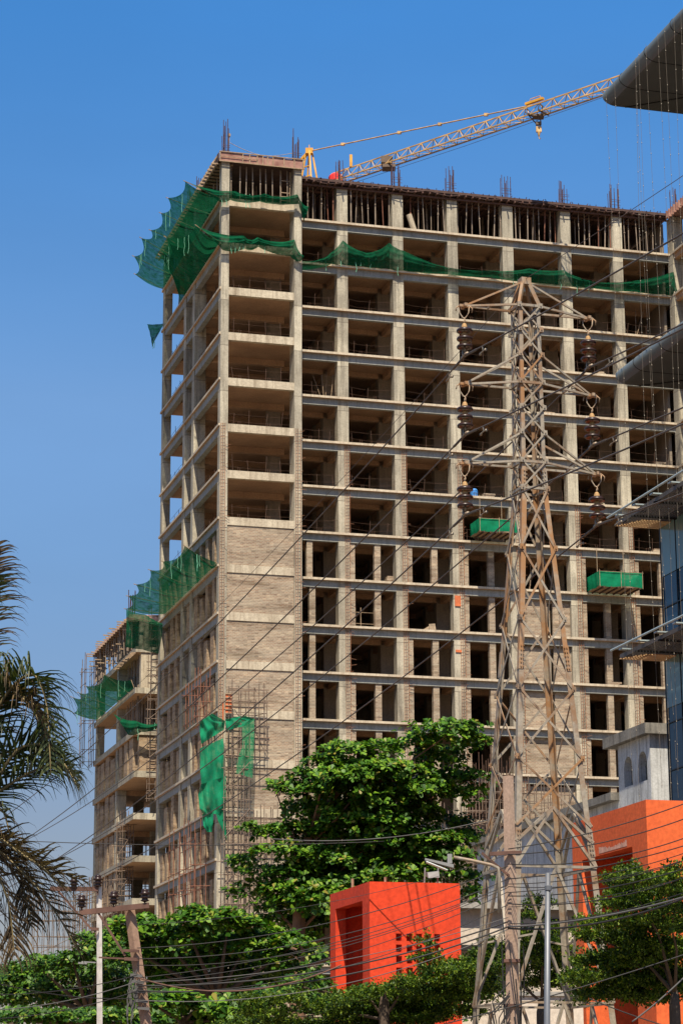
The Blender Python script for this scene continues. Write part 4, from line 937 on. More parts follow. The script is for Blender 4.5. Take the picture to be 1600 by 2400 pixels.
for i, (z, al, ar) in enumerate(TIPZ):
    for a_ in (al, ar):
        sg = 1 if a_ > 0 else -1; c = hook_str(i, a_, z)
        path = []
        for q in np.linspace(-70, 0, 36): path.append(c + VD * q + np.array([0, 0, SL[(i, sg)] * q + .0009 * q * q]))
        for q in np.linspace(0, 100, 40)[1:]: path.append(c + VD * q + np.array([0, 0, -.07 * q + .0007 * q * q]))
        T = strand('power_conductor', 'thick power conductor held by the %s insulator of the pylon' % lab[(i, sg)], path, .0155, M['wire'], 'power line', 'conductors of the pylon line'); o0 = path[0]
        s = MB()
        for a0, b0 in ((-.7, 0), (0, .7)):
            pp = [c + VD * q + np.array([0, 0, (SL[(i, sg)] if q < 0 else -.07) * q]) - o0 for q in (a0, b0)]; s.tube(pp, .026, 7)
        s.build('armour_rod', M['wire'], T)
        for q in (-1.05, .95):
            d = c + VD * q + np.array([0, 0, (SL[(i, sg)] if q < 0 else -.07) * q]) - o0; s = MB()
            s.tube([d, d - np.array([0, 0, .1])], .016, 6); s.tube([d - VD * .16 - np.array([0, 0, .12]), d - VD * .08 - np.array([0, 0, .1]), d + VD * .08 - np.array([0, 0, .1]), d + VD * .16 - np.array([0, 0, .12])], [.03, .012, .012, .03], 7)
            s.build('vibration_damper', M['galv'], T, True)
c = pyl(0, 0, 17.68)
path = [c + VD * q + np.array([0, 0, .11 * q + .0008 * q * q]) for q in np.linspace(-70, 0, 30)] + [c + VD * q + np.array([0, 0, -.06 * q + .0006 * q * q]) for q in np.linspace(0, 100, 30)[1:]]
strand('earth_wire', 'thin earth wire over the very top of the pylon', path, .006, M['wire'])

# ------------------------------------------------------------------ glass building with curved eaves on the right
GB = thing('glass_building', 'dark teal glass building with curved grey eaves and louvred sunshades', 'building', CORNER, TH)
UG = -5.45; VE = -85.0
s = MB(); s.box(UG + .02, 16, -118, VE - .02, 0, 20.15); s.build('glass_wall', M['glass'], GB)
for z0, z1 in ((18.35, 20.0), (14.1, 15.85)):
    s = MB(); v = VE - .05
    while v > -118: s.box(UG - .012, UG + .01, v - 1.17, v, z0, z1); v -= 1.2
    s.build('spandrel', M['glass_pale'], GB)
s = MB(); v = VE
while v > -118: s.box(UG - .03, UG + .012, v - .03, v, 0, 20.14); v -= 1.2
for z in (1.5, 3, 4.6, 6, 7.5, 9, 10.4, 12.1, 13.6, 16.2, 17.3): s.box(UG - .028, UG + .011, -118, VE, z, z + .035)
s.build('mullion', M['mull'], GB)
s = MB(); s.box(-2, 16, -118, -88, 20.2, 34.5); s.build('setback_wall', M['glass'], GB)
def eave(ux, zt, th):
    s = MB(); r = th / 2; P0_, P1_ = [], []
    prof = [(6, zt)] + [(ux + r * 1.6 - r * 1.6 * math.sin(t), zt - r + r * math.cos(t)) for t in np.linspace(0, math.pi, 14)] + [(6, zt - th - .02)]
    n0 = len(s.v)
    for v in (VE + .2, -118):
        for u, z in prof: s.v.append((u, v, z))
    k = len(prof)
    for i in range(k - 1): s.f.append((i, i + 1, k + i + 1, k + i)); s.mi.append(1 if i >= k - 4 else 0)
    s.f.append(tuple(range(k))); s.mi.append(0); s.f.append(tuple(range(2 * k - 1, k - 1, -1))); s.mi.append(0)
    o = s.build('eave', [M['eave'], M['eave_soffit']], GB, False)
    me = o.data; me.polygons.foreach_set('use_smooth', [len(p.vertices) == 4 for p in me.polygons])
    s = MB()
    v = VE - 1.3
    while v > -117:
        pr = [(u, v, z) for u, z in prof[1:]]; c = np.array([ux + r * 1.6, v, zt - r])
        s.tube([np.array(p) for p in pr], .016, 4, False); v -= 2.1
    s.tube([(ux + .8, VE + .15, zt - th - .02), (ux + 2.6, VE - 1.3, zt - th - .02), (ux + 5, VE - 1.4, zt - th - .02)], .02, 4)
    s.build('panel_joint', M['groove'], GB)
eave(-6.85, 35.2, .62); eave(-6.72, 25.35, .56)
def louvres(zt, ut):
    for i in range(15):
        u = ut + .12 + (UG - ut - .2) * i / 14
        one('louvre_blade', 'louvre', GB, u, u + .035, -118, VE + .05, zt - .17, zt - .04)
    for i in range(6): v = VE + .05 - .17 * i; one('end_slat', 'louvre_end', GB, ut + .1 + .1 * i, UG - .01, v - .1, v, zt - .2, zt - .173)
    v = VE - 1.4
    while v > -118: one('louvre_carrier', 'groove', GB, ut + .05, UG, v, v + .07, zt - .22, zt - .172); v -= 1.8
    s = MB(); s.tube([(ut - .12, VE + .2, zt + .1), (ut - .12, -118, zt + .1)], .035, 7); s.build('outer_rail', M['rail'], GB)
    v = VE - .4
    while v > -117: one('rail_bracket', 'rail', GB, ut - .1, ut + .32, v - .22, v, zt + .0, zt + .04); v -= 1.4
louvres(20.15, -7.05); louvres(15.82, -7.08)
rng = random.Random(3); bulb0 = None
for i, (x, dx) in enumerate(((1444, 10), (1460, 4), (1503, -2), (1506, 30), (1516, 3), (1531, 6), (1552, 2), (1562, 8), (1579, 5), (1594, 6))):
    v = -85.2 - (x - 1440) * .041; top = np.array([-6.95, v, 34.9]); T = thing('fairy_light_string', 'string of small bulbs hanging from the upper curved eave, %s from the left' % ORD[i], 'light string', tuple(w2(*top)), TH, 'light strings hanging from the eave')
    le = rng.uniform(22.5, 25.5); lx = dx / 72.0
    s = MB(); pts = [np.array([lx * t + .06 * math.sin(5 * t + i), .05 * math.sin(4 * t), -le * t]) for t in np.linspace(0, 1, 16)]; s.tube(pts, .0048, 4); s.build('flex', M['string'], T)
    for j in range(34):
        t = (j + rng.uniform(.1, .9)) / 34; q = np.array([lx * t + .06 * math.sin(5 * t + i), .05 * math.sin(4 * t), -le * t])
        if bulb0 is None:
            s = MB(); s.lathe([(.005, -.035), (.012, -.022), (.012, .003), (.005, .014)], (0, -.012, 0), 6); o = bulb0 = s.build('bulb', M['bulb'], T, True)
        else:
            o = bulb0.copy(); COL.objects.link(o); o.parent = T
        o.location = q

# ------------------------------------------------------------------ vivid orange gate tower
def local_thing(name, label, cat, x, y, Y, z=0):
    P = at(x, y, Y); return thing(name, label, cat, (P[0], P[1], 0), TH), P[2]
GT, zt = local_thing('orange_gate_tower', 'vivid orange rendered box tower with a tall recess and small square holes', 'building', 865, 2066, 60)
W_, D_ = 2.36, 3.62
s = MB(); t = .28
s.box(0, W_, 0, .0 + t, 0, 4.55)                                            # front wall below the holes
cells = [(.67, 4.62), (.94, 4.62), (1.2, 4.62), (1.47, 4.62), (1.72, 4.62)]
hw, hh = .15, .18
rows = (4.57, 4.86)
def holed(s, u0, u1, z0, z1, us, zs, hw, hh, v0, v1):
    zc = z0
    for zz in zs:
        s.box(u0, u1, v0, v1, zc, zz); uc = u0
        for x in us: s.box(uc, x, v0 + .0, v1, zz, zz + hh); uc = x + hw
        s.box(uc, u1, v0, v1, zz, zz + hh); zc = zz + hh
    s.box(u0, u1, v0, v1, zc, z1)
s = MB(); holed(s, 0, W_, 0, zt, [.675, .95, 1.2, 1.43, 1.67], [5.02, 5.3, 5.58, 5.85], hw, hh, 0, t); s.build('front_wall', M['orange'], GT)
s = MB(); s.box(0, t, t + .002, .62, 0, zt - .002); s.build('side_wall', M['orange'], GT)
s = MB(); s.box(0, t, D_ - .5, D_, 0, zt - .002); s.build('side_wall', M['orange'], GT)
s = MB(); s.box(0.001, t, .62, D_ - .5, zt - .42, zt - .003); s.build('lintel', M['orange'], GT)
s = MB(); s.box(t + .002, W_ - .002, D_ - .3, D_ - .001, 0, zt - .004); s.box(W_ - .25, W_ - .003, t + .002, D_ - .302, 0, zt - .004); s.build('rear_wall', M['orange'], GT)
s = MB(); s.box(t + .003, W_ - .26, t + .003, D_ - .302, zt - .35, zt - .006); s.build('roof', M['orange'], GT)
s = MB(); s.box(.45, .55, .35, .45, 0, zt - .4); s.build('inner_post', M['dark'], GT)
s = MB()
for u, v in ((.2, 2.2), (.9, 1.6)): s.tube([(u, v, zt - .02), (u, v, zt + .28)], .035, 6)
s.build('rebar_stub', M['timber'], GT)
s = MB()
for u in (.2, .55): s.tube([(W_ - u, 1.2, zt - .01), (W_ - u + .03, 1.2, zt + .5)], .02, 6)
s.hexa([(W_ - .5, 1.0, zt + .22), (W_ - .2, 1.0, zt + .24), (W_ - .2, 1.2, zt + .3), (W_ - .5, 1.2, zt + .28), (W_ - .5, 1.05, zt + .36), (W_ - .2, 1.05, zt + .4), (W_ - .2, 1.2, zt + .42), (W_ - .5, 1.2, zt + .38)]); t2 = s.build('floodlight', M['lamp']); t2.location = GT.location; t2.rotation_euler[2] = TH; tag(t2, 'pale floodlight on short legs on top of the orange gate tower', 'floodlight')

# ------------------------------------------------------------------ faded orange building at the right
OB, zo = local_thing('orange_wall_building', 'faded orange rendered building with a deep porch recess and square holes', 'building', 1512, 1874, 62)
s = MB(); holed(s, 0, 14, 0, zo, [.98, 1.5, 2.6, 3.1], [3.6, 4.1, 6.9], .42, .36, 0, .35); s.build('front_wall', M['orange2'], OB)
s = MB(); s.box(0, .35, .352, 1.0, 0, zo - .002); s.build('side_wall', M['orange2'], OB)
s = MB(); s.box(0.001, .35, 1.0, 4.6, zo - 1.1, zo - .003); s.build('lintel', M['orange2'], OB)
s = MB(); s.box(0, .35, 4.6, 5.3, 0, zo - .002); s.build('side_wall', M['orange2'], OB)
s = MB(); s.box(.352, 8, 4.65, 4.95, 0, zo - .5); s.build('rear_wall', M['orange2'], OB)
s = MB(); s.box(2.2, 2.5, .36, 4.64, 0, zo - .5); s.build('porch_wall', M['orange2'], OB)
s = MB(); s.box(.352, 13.9, .352, 5.2, zo - .9, zo - .3); s.build('roof', M['orange2'], OB)
s = MB()
v = 1.35
while v < 3.3:
    h = .06 + .12 * (.5 + .5 * math.sin(v * 2.1)) + rnd.uniform(0, .05); s.face([(-.004, v, zo - 1.05), (-.004, v + .045, zo - 1.05), (-.004, v + .045, zo - 1.05 + h), (-.004, v, zo - 1.05 + h + rnd.uniform(-.03, .03))]); v += .045
o = s.build('peeled_paint', M['flake'], OB); o['kind'] = 'stuff'
s = MB(); holed(s, -1.75, 14, 0, 4.25, [-.3, .1, 1.7, 2.3, 3.1], [3.3, 3.75], .27, .27, -4.3, -4.05); s.m = 0
t3 = s.build('orange_boundary_wall', M['orange2']); t3.location = OB.location; t3.rotation_euler[2] = TH; tag(t3, 'low orange boundary wall with square holes behind the small leaved trees', 'wall')

# ------------------------------------------------------------------ old whitewashed house with turret
HB, zh = local_thing('whitewashed_house', 'old stained whitewashed house with a square turret and arched windows', 'building', 1523, 1795, 90)
_, ztr = onv(0, 0, 0) if False else (0, at(1521, 1720, 90)[2])
zbot = at(1521, 1890, 90)[2]
tw, td = 3.6, 3.15
def arch_wall(v0, v1, z0, z1, holes, zs, zr, hwid, t):
    """side wall in the plane u=0 with arched openings, thickness t"""
    s = MB(); cur = v0
    for c in holes:
        s.box(0, t, cur, c - hwid, z0, z1); s.box(0, t, c - hwid, c + hwid, z0, zs)
        n = 10
        for i in range(n):
            a0, a1 = c - hwid + 2 * hwid * i / n, c - hwid + 2 * hwid * (i + 1) / n
            f = lambda a: zr + hwid * math.sqrt(max(0, 1 - ((a - c) / hwid) ** 2)) * 1.15
            s.hexa(((0, a0, f(a0)), (t, a0, f(a0)), (t, a1, f(a1)), (0, a1, f(a1)), (0, a0, z1), (t, a0, z1), (t, a1, z1), (0, a1, z1)))
        cur = c + hwid
    s.box(0, t, cur, v1, z0, z1); return s
o = arch_wall(0, td, zbot - 9, ztr, (.74, 2.17), at(1506, 1831, 90.7)[2], at(1506, 1761, 90.7)[2] - .48, .42, .4); o.build('turret_side', M['white_old'], HB)
s = MB(); s.box(.402, tw, .0, .3, zbot - 9, ztr); s.build('turret_front', M['white_old'], HB)
s = MB(); s.box(.302, tw, td - .3, td, zbot - 9, ztr); s.box(tw - .3, tw, .302, td - .302, zbot - 9, ztr - .01); s.build('turret_back', M['white_old'], HB)
s = MB(); s.box(-.3, tw + .3, -.3, td + .8, ztr - .02, ztr + .38); s.build('turret_roof', M['mould'], HB)
for c in (.74, 2.17):
    zb = at(1506, 1831, 90.7)[2]; zt_ = at(1506, 1761, 90.7)[2]
    w = thing('arched_window', None, None); w.parent = HB
    s = MB(); s.box(.3, .32, c - .42, c + .42, zb, zt_ - .48)
    s.face([(.31, c + .42 * math.cos(a), zt_ - .48 + .47 * math.sin(a)) for a in np.linspace(0, math.pi, 12)]); s.build('pane', M['pane'], w)
    s = MB()
    for z in np.arange(zb, zt_, .2): s.box(.28, .3, c - .4, c + .4, z, z + .022)
    for v in (-.14, .14): s.box(.28, .3, c + v - .012, c + v + .012, zb, zt_ - .08)
    s.build('grille', M['iron'], w)
s = MB(); s.box(tw - .75, tw, -.45, -.0, zbot + .3, zbot + .45); s.build('ledge', M['mould'], HB)
zl = at(1440, 1880, 96)[2]
s = MB(); s.box(.0, 12, td + .05, td + 17, 0, zl - .3); s.build('main_wall', M['white_old'], HB)
s = MB(); s.box(-.35, 12, td + .02, td + 17.3, zl - .298, zl); s.build('parapet_slab', M['mould'], HB)
s = MB(); s.box(-.012, .005, td + 6.3, td + 7.2, zl - 1.7, zl - .7); s.build('house_window', M['dark'], HB)
# cream walls lower down behind the pylon
CB, zc = local_thing('cream_house', 'low cream rendered house behind the foot of the pylon', 'house', 1070, 2130, 88)
s = MB(); s.box(0, 6.5, 0, 7, 0, zc); s.build('wall', M['cream'], CB)
s = MB(); s.box(-.3, 6.8, -.4, 7.3, zc + .002, zc + .22); s.build('roof_slab', M['kerb'], CB)
s = MB(); s.box(-.1, 6.6, -.25, -.003, zc - 1.5, zc - 1.3); s.box(1.2, 2.1, -.05, -.002, zc - 2.9, zc - 1.7); s.box(3.4, 4.2, -.05, -.002, zc - 1.1, zc - .3); s.build('window', M['dark'], CB)
WL, _ = local_thing('cream_boundary_wall', 'short cream wall behind the foot of the concrete and silver poles', 'wall', 900, 2360, 56)
s = MB(); s.box(3.3, 4.85, 0, .25, 0, at(1100, 2330, 56)[2]); s.build('wall_panel', M['cream'], WL)
s = MB(); s.box(3.25, 4.9, -.06, .3, at(1100, 2330, 56)[2] + .002, at(1100, 2330, 56)[2] + .1); s.build('coping', M['kerb'], WL)

# ------------------------------------------------------------------ trees
def unit(a): return a / np.maximum(np.linalg.norm(a, axis=-1, keepdims=True), 1e-9)
def leaves(base, direc, normal, length, width):
    """one six-cornered, slightly cupped leaf per row"""
    d = unit(direc); n = unit(normal - (normal * d).sum(1, keepdims=True) * d); w = np.cross(d, n)
    l = length[:, None]; w = w * width[:, None]
    P = np.stack([base, base + d * l * .45 + w * .62 + n * l * .03, base + d * l * .8 + w * .9 + n * l * .02, base + d * l - n * l * .10, base + d * l * .8 - w * .9 + n * l * .02, base + d * l * .45 - w * .62 + n * l * .03], 1)
    return P.reshape(-1, 3)
def small_leaves(base, direc, normal, length, width):
    d = unit(direc); n = unit(normal - (normal * d).sum(1, keepdims=True) * d); w = np.cross(d, n) * width[:, None]; l = length[:, None]
    return np.stack([base, base + d * l * .55 + w, base + d * l, base + d * l * .55 - w], 1).reshape(-1, 3)
def pad_points(c, r, n, up=0.75):
    """points over the upper shell (and some inside) of a flattened, knobbly pad"""
    p = npr.normal(size=(n, 3)); p = unit(p)
    p[:, 2] = np.where(npr.random(n) < up, np.abs(p[:, 2]), p[:, 2])
    k = np.arctan2(p[:, 1], p[:, 0]); wob = 1 + .22 * np.sin(3 * k + c[0] * 5) + .14 * np.sin(7 * k + c[2] * 9)
    rad = npr.uniform(.35, 1.05, n) ** .5
    rad = np.where(npr.random(n) < .12, rad * npr.uniform(1.1, 1.45, n), rad)
    q = p * rad[:, None]; q[:, :2] *= wob[:, None]
    return np.array(c) + q * np.array(r), p
def rosette_tree(name, label, pads, trunk, limbs, leaf, dens, mat, bark, group=None, k=8):
    T = thing(name, label, 'tree', tuple(trunk[0][0]), 0, group); o0 = np.array(trunk[0][0]); V = []
    for c, r in pads:
        n = max(8, int(dens * r[0] * max(r[1], .6) * (1 + .8 * r[2])))
        P, nr = pad_points(c, r, n)
        m = len(P); axis = unit(nr * .75 + np.array([0, -.15, .8]) + npr.normal(scale=.25, size=(m, 3)))
        P = np.repeat(P, k, 0); ax = np.repeat(axis, k, 0); rd = unit(npr.normal(size=(m * k, 3))); rd = unit(rd - (rd * ax).sum(1, keepdims=True) * ax)
        tilt = npr.uniform(-.05, .75, m * k)[:, None]
        d = unit(rd + ax * tilt); L_ = leaf * npr.uniform(.65, 1.2, m * k)
        V.append(leaves(P + d * .02, d, ax, L_, L_ * .3) - o0)
    fast_mesh('crown', np.concatenate(V), 6, mat, T)
    s = MB(); s.tube([np.array(p) - o0 for p, _ in trunk], [r for _, r in trunk], 10)
    for lb in limbs: s.tube([np.array(p) - o0 for p, _ in lb], [r for _, r in lb], 7)
    s.build('trunk', bark, T, True)
    return T
def spray_tree(name, label, pads, trunk, limbs, leaf, dens, mat, bark, group=None):
    """fine-leaved crown in flat tiers: twigs with many small leaves"""
    T = thing(name, label, 'tree', tuple(trunk[0][0]), 0, group); o0 = np.array(trunk[0][0]); V = []; K = 22
    for c, r in pads:
        n = max(6, int(dens * r[0] * max(r[1], .5) * (1 + .8 * r[2])))
        P, nr = pad_points(c, r, n, .8); m = len(P)
        tw = unit(np.concatenate([nr[:, :2] * .9, np.full((m, 1), .22)], 1) + npr.normal(scale=.35, size=(m, 3)))
        f = npr.uniform(0, 1, (m, K)); ln = npr.uniform(.1, .24, m)
        B_ = P[:, None] + tw[:, None] * (f * ln[:, None])[..., None] + npr.normal(scale=.022, size=(m, K, 3))
        B_ = B_.reshape(-1, 3); q = len(B_)
        d = unit(npr.normal(size=(q, 3)) + np.repeat(tw, K, 0) * .5 + np.array([0, 0, .15])); nn = unit(np.array([0, -.1, 1.]) + npr.normal(scale=.55, size=(q, 3)))
        L_ = leaf * npr.uniform(.6, 1.3, q); V.append(small_leaves(B_, d, nn, L_, L_ * .28) - o0)
    fast_mesh('crown', np.concatenate(V), 4, mat, T)
    s = MB(); s.tube([np.array(p) - o0 for p, _ in trunk], [r for _, r in trunk], 9)
    for lb in limbs: s.tube([np.array(p) - o0 for p, _ in lb], [r for _, r in lb], 6)
    s.build('trunk', bark, T, True)
    return T
def pads_from(lst, ox, oy, sc, Y, dy, flat=1.0, deep=.8, lean=.9):
    out = []; ys = [q[1] for q in lst]; lo, hi = min(ys), max(ys)
    for (x, y, rx, rz) in lst:
        Yp = Y + npr.uniform(-dy, dy) * .45 + dy * lean * (2 * (y - lo) / max(hi - lo, 1) - 1); p = at(ox + x / sc, oy + y / sc, Yp); m = Yp / FPX / sc * 1.03
        out.append((p, (rx * m, max(rx * m * deep, .5), rz * m * flat)))
    return out
# large almond tree
lst = [(1330, 50, 210, 75), (1150, 120, 130, 60), (1480, 100, 90, 45), (640, 215, 110, 50), (800, 170, 190, 70), (960, 135, 120, 50), (900, 270, 240, 70), (1100, 290, 170, 80), (1300, 330, 170, 60), (1460, 300, 110, 50), (1420, 400, 110, 45),
       (420, 370, 95, 45), (345, 345, 45, 25), (520, 300, 110, 50), (560, 390, 150, 60), (760, 370, 220, 80), (980, 420, 200, 80), (1150, 500, 140, 55), (560, 490, 190, 60), (780, 520, 230, 70), (1260, 540, 70, 40), (1000, 560, 180, 60),
       (330, 610, 120, 40), (205, 580, 50, 22), (450, 590, 110, 45), (620, 620, 130, 55), (1230, 660, 200, 60), (1430, 640, 110, 45), (1060, 690, 160, 60), (600, 740, 150, 55), (800, 760, 200, 80), (1020, 790, 180, 70), (900, 680, 150, 60),
       (170, 780, 85, 45), (270, 840, 100, 45), (420, 850, 130, 55), (200, 960, 110, 70), (330, 920, 80, 40), (1440, 870, 120, 60), (1200, 850, 110, 50), (540, 1000, 150, 60), (700, 900, 150, 70), (1460, 960, 70, 40), (400, 1040, 150, 60), (620, 1090, 120, 60), (700, 640, 260, 110), (950, 480, 260, 120), (800, 330, 260, 110), (1150, 400, 220, 100), (900, 850, 330, 130), (1150, 760, 230, 100), (600, 850, 240, 110), (450, 720, 110, 60), (650, 1000, 260, 110), (1300, 200, 150, 80)]
lst += [(520, 820, 150, 90), (700, 820, 200, 100), (1000, 640, 220, 90), (860, 560, 220, 90), (560, 960, 170, 100), (420, 950, 120, 70), (760, 980, 170, 90), (1180, 640, 150, 70), (300, 720, 90, 40), (1400, 560, 90, 45), (1340, 760, 150, 70), (1050, 860, 220, 70), (380, 1130, 160, 60), (560, 1130, 140, 60)]
pads = pads_from(lst, 500, 1700, 2.412, 76, 1.9, 1.0, .8, .3)
tr = [(at(697, 2400, 76) * np.array([1, 1, 0]), .3), (at(697, 2330, 76), .26), (at(699, 2200, 76), .22), (at(703, 2100, 76), .2), (at(708, 2010, 76), .17), (at(735, 1930, 76), .13), (at(800, 1850, 76), .09), (at(880, 1770, 76), .05)]
limbs = []
for c, r in pads[:44:3]:
    if c[2] > at(0, 2140, 76)[2]:
        h = min(c[2] - .8, at(0, 1800, 76)[2]); st = max(3.2, h - 1.5); x0 = np.interp(st, [tr[i][0][2] for i in range(8)], [tr[i][0][0] for i in range(8)])
        p0 = np.array([x0, 76, st]); limbs.append([(p0, .06), (p0 * .5 + c * .5 + np.array([0, 0, -.15]), .04), (c, .015)])
rosette_tree('almond_tree', 'tall broad leaved almond tree with tiered branches in front of the wide brick corner', pads, tr, limbs, .19, 105, M['leaf_a'], M['bark'], k=9)
# almond trees to the left of it
lst = [(1120, 930, 70, 35), (1200, 900, 90, 50), (1290, 950, 110, 60), (1400, 940, 130, 70), (1500, 980, 120, 60), (900, 950, 80, 45), (960, 1010, 130, 60), (1130, 1050, 170, 70), (1320, 1080, 180, 80), (1500, 1100, 140, 80), (820, 1020, 70, 40), (740, 950, 40, 20),
       (760, 1080, 130, 60), (930, 1120, 150, 70), (1100, 1180, 190, 70), (1330, 1210, 180, 70), (1520, 1220, 150, 80), (700, 1030, 80, 50), (860, 1200, 130, 70), (1450, 1300, 160, 60), (1000, 1280, 160, 60), (1200, 1330, 180, 60), (1640, 1060, 140, 80), (1700, 1200, 140, 90), (1780, 1100, 110, 80), (1800, 1280, 120, 80), (1650, 1330, 150, 60)]
pads = pads_from(lst, 0, 1800, 2.613, 66, 1.5)
tr = [(at(520, 2400, 66) * np.array([1, 1, 0]), .2), (at(520, 2380, 66), .17), (at(500, 2250, 66), .12), (at(480, 2170, 66), .05)]
rosette_tree('almond_tree', 'lower broad leaved almond tree beneath the corner of the tower block', pads, tr, [[(np.array(at(510, 2340, 66)), .08), (c, .02)] for c, r in pads[::3]], .185, 170, M['leaf_a'], M['bark_dk'])
lst = [(940, 1450, 90, 50), (1080, 1430, 110, 50), (1200, 1480, 130, 60), (1330, 1500, 120, 50), (1450, 1540, 130, 50), (1000, 1540, 150, 50), (1250, 1570, 160, 40), (880, 1560, 90, 40)]
pads = pads_from(lst, 0, 1800, 2.613, 52, 1)
rosette_tree('almond_tree', 'small broad leaved bush at the foot of the leaning left pole', pads, [(at(430, 2400, 52) * np.array([1, 1, 0]), .12), (at(430, 2390, 52), .1), (at(430, 2370, 52), .05)], [[(np.array(at(430, 2395, 52)), .05), (c, .02)] for c, r in pads[::2]], .2, 150, M['leaf_a'], M['bark_dk'])
# left hedge trees
lst = [(60, 1320, 90, 50), (200, 1280, 120, 60), (330, 1230, 120, 70), (450, 1190, 100, 60), (560, 1130, 90, 60), (520, 1060, 60, 50), (620, 1180, 120, 70), (420, 1290, 150, 70), (250, 1370, 160, 70), (560, 1300, 150, 80), (690, 1280, 110, 80), (90, 1420, 120, 60), (400, 1420, 170, 70), (600, 1440, 170, 70), (750, 1400, 110, 80), (220, 1200, 70, 50), (720, 1150, 70, 50)]
pads = pads_from(lst, 0, 1800, 2.613, 62, 1.6)
rosette_tree('broadleaf_tree', 'bushy broad leaved tree spreading behind the left utility poles', pads, [(at(200, 2400, 62) * np.array([1, 1, 0]), .2), (at(200, 2380, 62), .16), (at(210, 2330, 62), .06)], [[(np.array(at(205, 2370, 62)), .07), (c, .02)] for c, r in pads[::3]], .13, 310, M['leaf_b'], M['bark_dk'], k=7)
lst = [(150, 1520, 150, 40), (330, 1530, 150, 40), (500, 1540, 140, 45), (680, 1530, 150, 45), (820, 1560, 100, 40), (40, 1540, 100, 40)]
pads = pads_from(lst, 0, 1800, 2.613, 48, .8)
rosette_tree('broadleaf_tree', 'low light green hedge bush along the bottom left edge', pads, [(at(150, 2400, 48) * np.array([1, 1, 0]), .1), (at(150, 2395, 48), .06)], [[(np.array(at(150, 2399, 48)), .05), (c, .02)] for c, r in pads], .125, 360, M['leaf_b'], M['bark_dk'], k=7)
lst = [(20, 1260, 60, 40), (120, 1230, 70, 50), (10, 1340, 70, 60), (230, 1250, 60, 40), (300, 1190, 40, 30)]
pads = pads_from(lst, 0, 1800, 2.613, 110, 2)
rosette_tree('broadleaf_tree', 'distant pale green tree low behind the palm', pads, [(at(30, 2400, 110) * np.array([1, 1, 0]), .25), (at(30, 2350, 110), .18), (at(30, 2310, 110), .08)], [[(np.array(at(30, 2350, 110)), .07), (c, .03)] for c, r in pads], .2, 150, M['leaf_far'], M['bark_dk'], k=6)
lst = [(80, 1330, 200, 110), (350, 1300, 220, 130), (600, 1250, 220, 130), (850, 1200, 220, 150), (1100, 1250, 230, 140), (1350, 1200, 230, 150), (1600, 1250, 220, 150), (1850, 1200, 200, 160), (200, 1450, 250, 120), (600, 1450, 260, 120), (1000, 1450, 260, 120), (1400, 1450, 260, 120), (1800, 1420, 220, 130), (1700, 1100, 130, 90)]
pads = pads_from(lst, 0, 1800, 2.613, 86, 2)
rosette_tree('broadleaf_tree', 'wide dark tree filling the shade behind the almond trees', pads, [(at(420, 2400, 86) * np.array([1, 1, 0]), .3), (at(420, 2380, 86), .25), (at(420, 2300, 86), .1)], [[(np.array(at(420, 2360, 86)), .1), (c, .03)] for c, r in pads], .24, 60, M['leaf_b'], M['bark_dk'], k=7)
lst = [(900, 1580, 220, 60), (1200, 1560, 220, 60), (1450, 1500, 200, 70), (500, 1480, 140, 80), (1000, 1560, 300, 90), (1350, 1560, 260, 100), (400, 1560, 260, 90), (150, 1600, 200, 80)]
pads = pads_from(lst, 500, 1700, 2.412, 54, 1.5)
rosette_tree('broadleaf_tree', 'dark bushy tree under the orange gate tower', pads, [(at(1000, 2400, 54) * np.array([1, 1, 0]), .2), (at(1000, 2390, 54), .18), (at(1000, 2330, 54), .08)], [[(np.array(at(1000, 2380, 54)), .08), (c, .02)] for c, r in pads], .13, 170, M['leaf_b'], M['bark_dk'], k=7)
# fine leaved tiered trees along the street
lst = [(760, 1480, 90, 35), (1000, 1450, 170, 45), (1200, 1390, 190, 45), (1400, 1330, 170, 45), (1530, 1300, 90, 40), (950, 1530, 200, 45), (1250, 1480, 210, 55), (1450, 1420, 150, 55), (1190, 1215, 22, 40), (1170, 1300, 26, 30), (1240, 1290, 22, 25), (800, 1580, 170, 45), (620, 1540, 110, 35), (1050, 1600, 220, 50), (1350, 1560, 170, 60), (500, 1640, 160, 40), (750, 1660, 200, 40), (300, 1560, 120, 25), (250, 1490, 110, 22), (420, 1480, 90, 22), (330, 1620, 150, 30), (1000, 1680, 260, 40), (150, 1650, 130, 35)]
pads = pads_from([(x, y + (70 if rx > 30 else 20), rx, rz) for x, y, rx, rz in lst], 500, 1700, 2.412, 47, 1.6, .5, 1.2)
def tk(x, y0, y1, Y, r): return [(at(x, y0, Y) * np.array([1, 1, 0]), r), (at(x, (y0 + y1) / 2, Y), r * .8), (at(x, y1, Y), r * .45)]
def lm(x, y, Y, pads, step=5, r=.035): return [[(np.array(at(x, y, Y)), r), (np.array(at(x, y, Y)) * .6 + c * .4 + np.array([.05, .1, .2]), r * .6), (np.array(at(x, y, Y)) * .25 + c * .75 + np.array([-.05, .1, .12]), r * .35), (c, .008)] for c, rr in pads[::step]]
spray_tree('street_tree', 'fine leaved tree spreading in flat tiers before the orange gate tower', pads, tk(900, 2400, 2320, 47, .13), lm(900, 2390, 47, pads), .062, 420, M['leaf_s'], M['bark_dk'], 'fine leaved street trees')
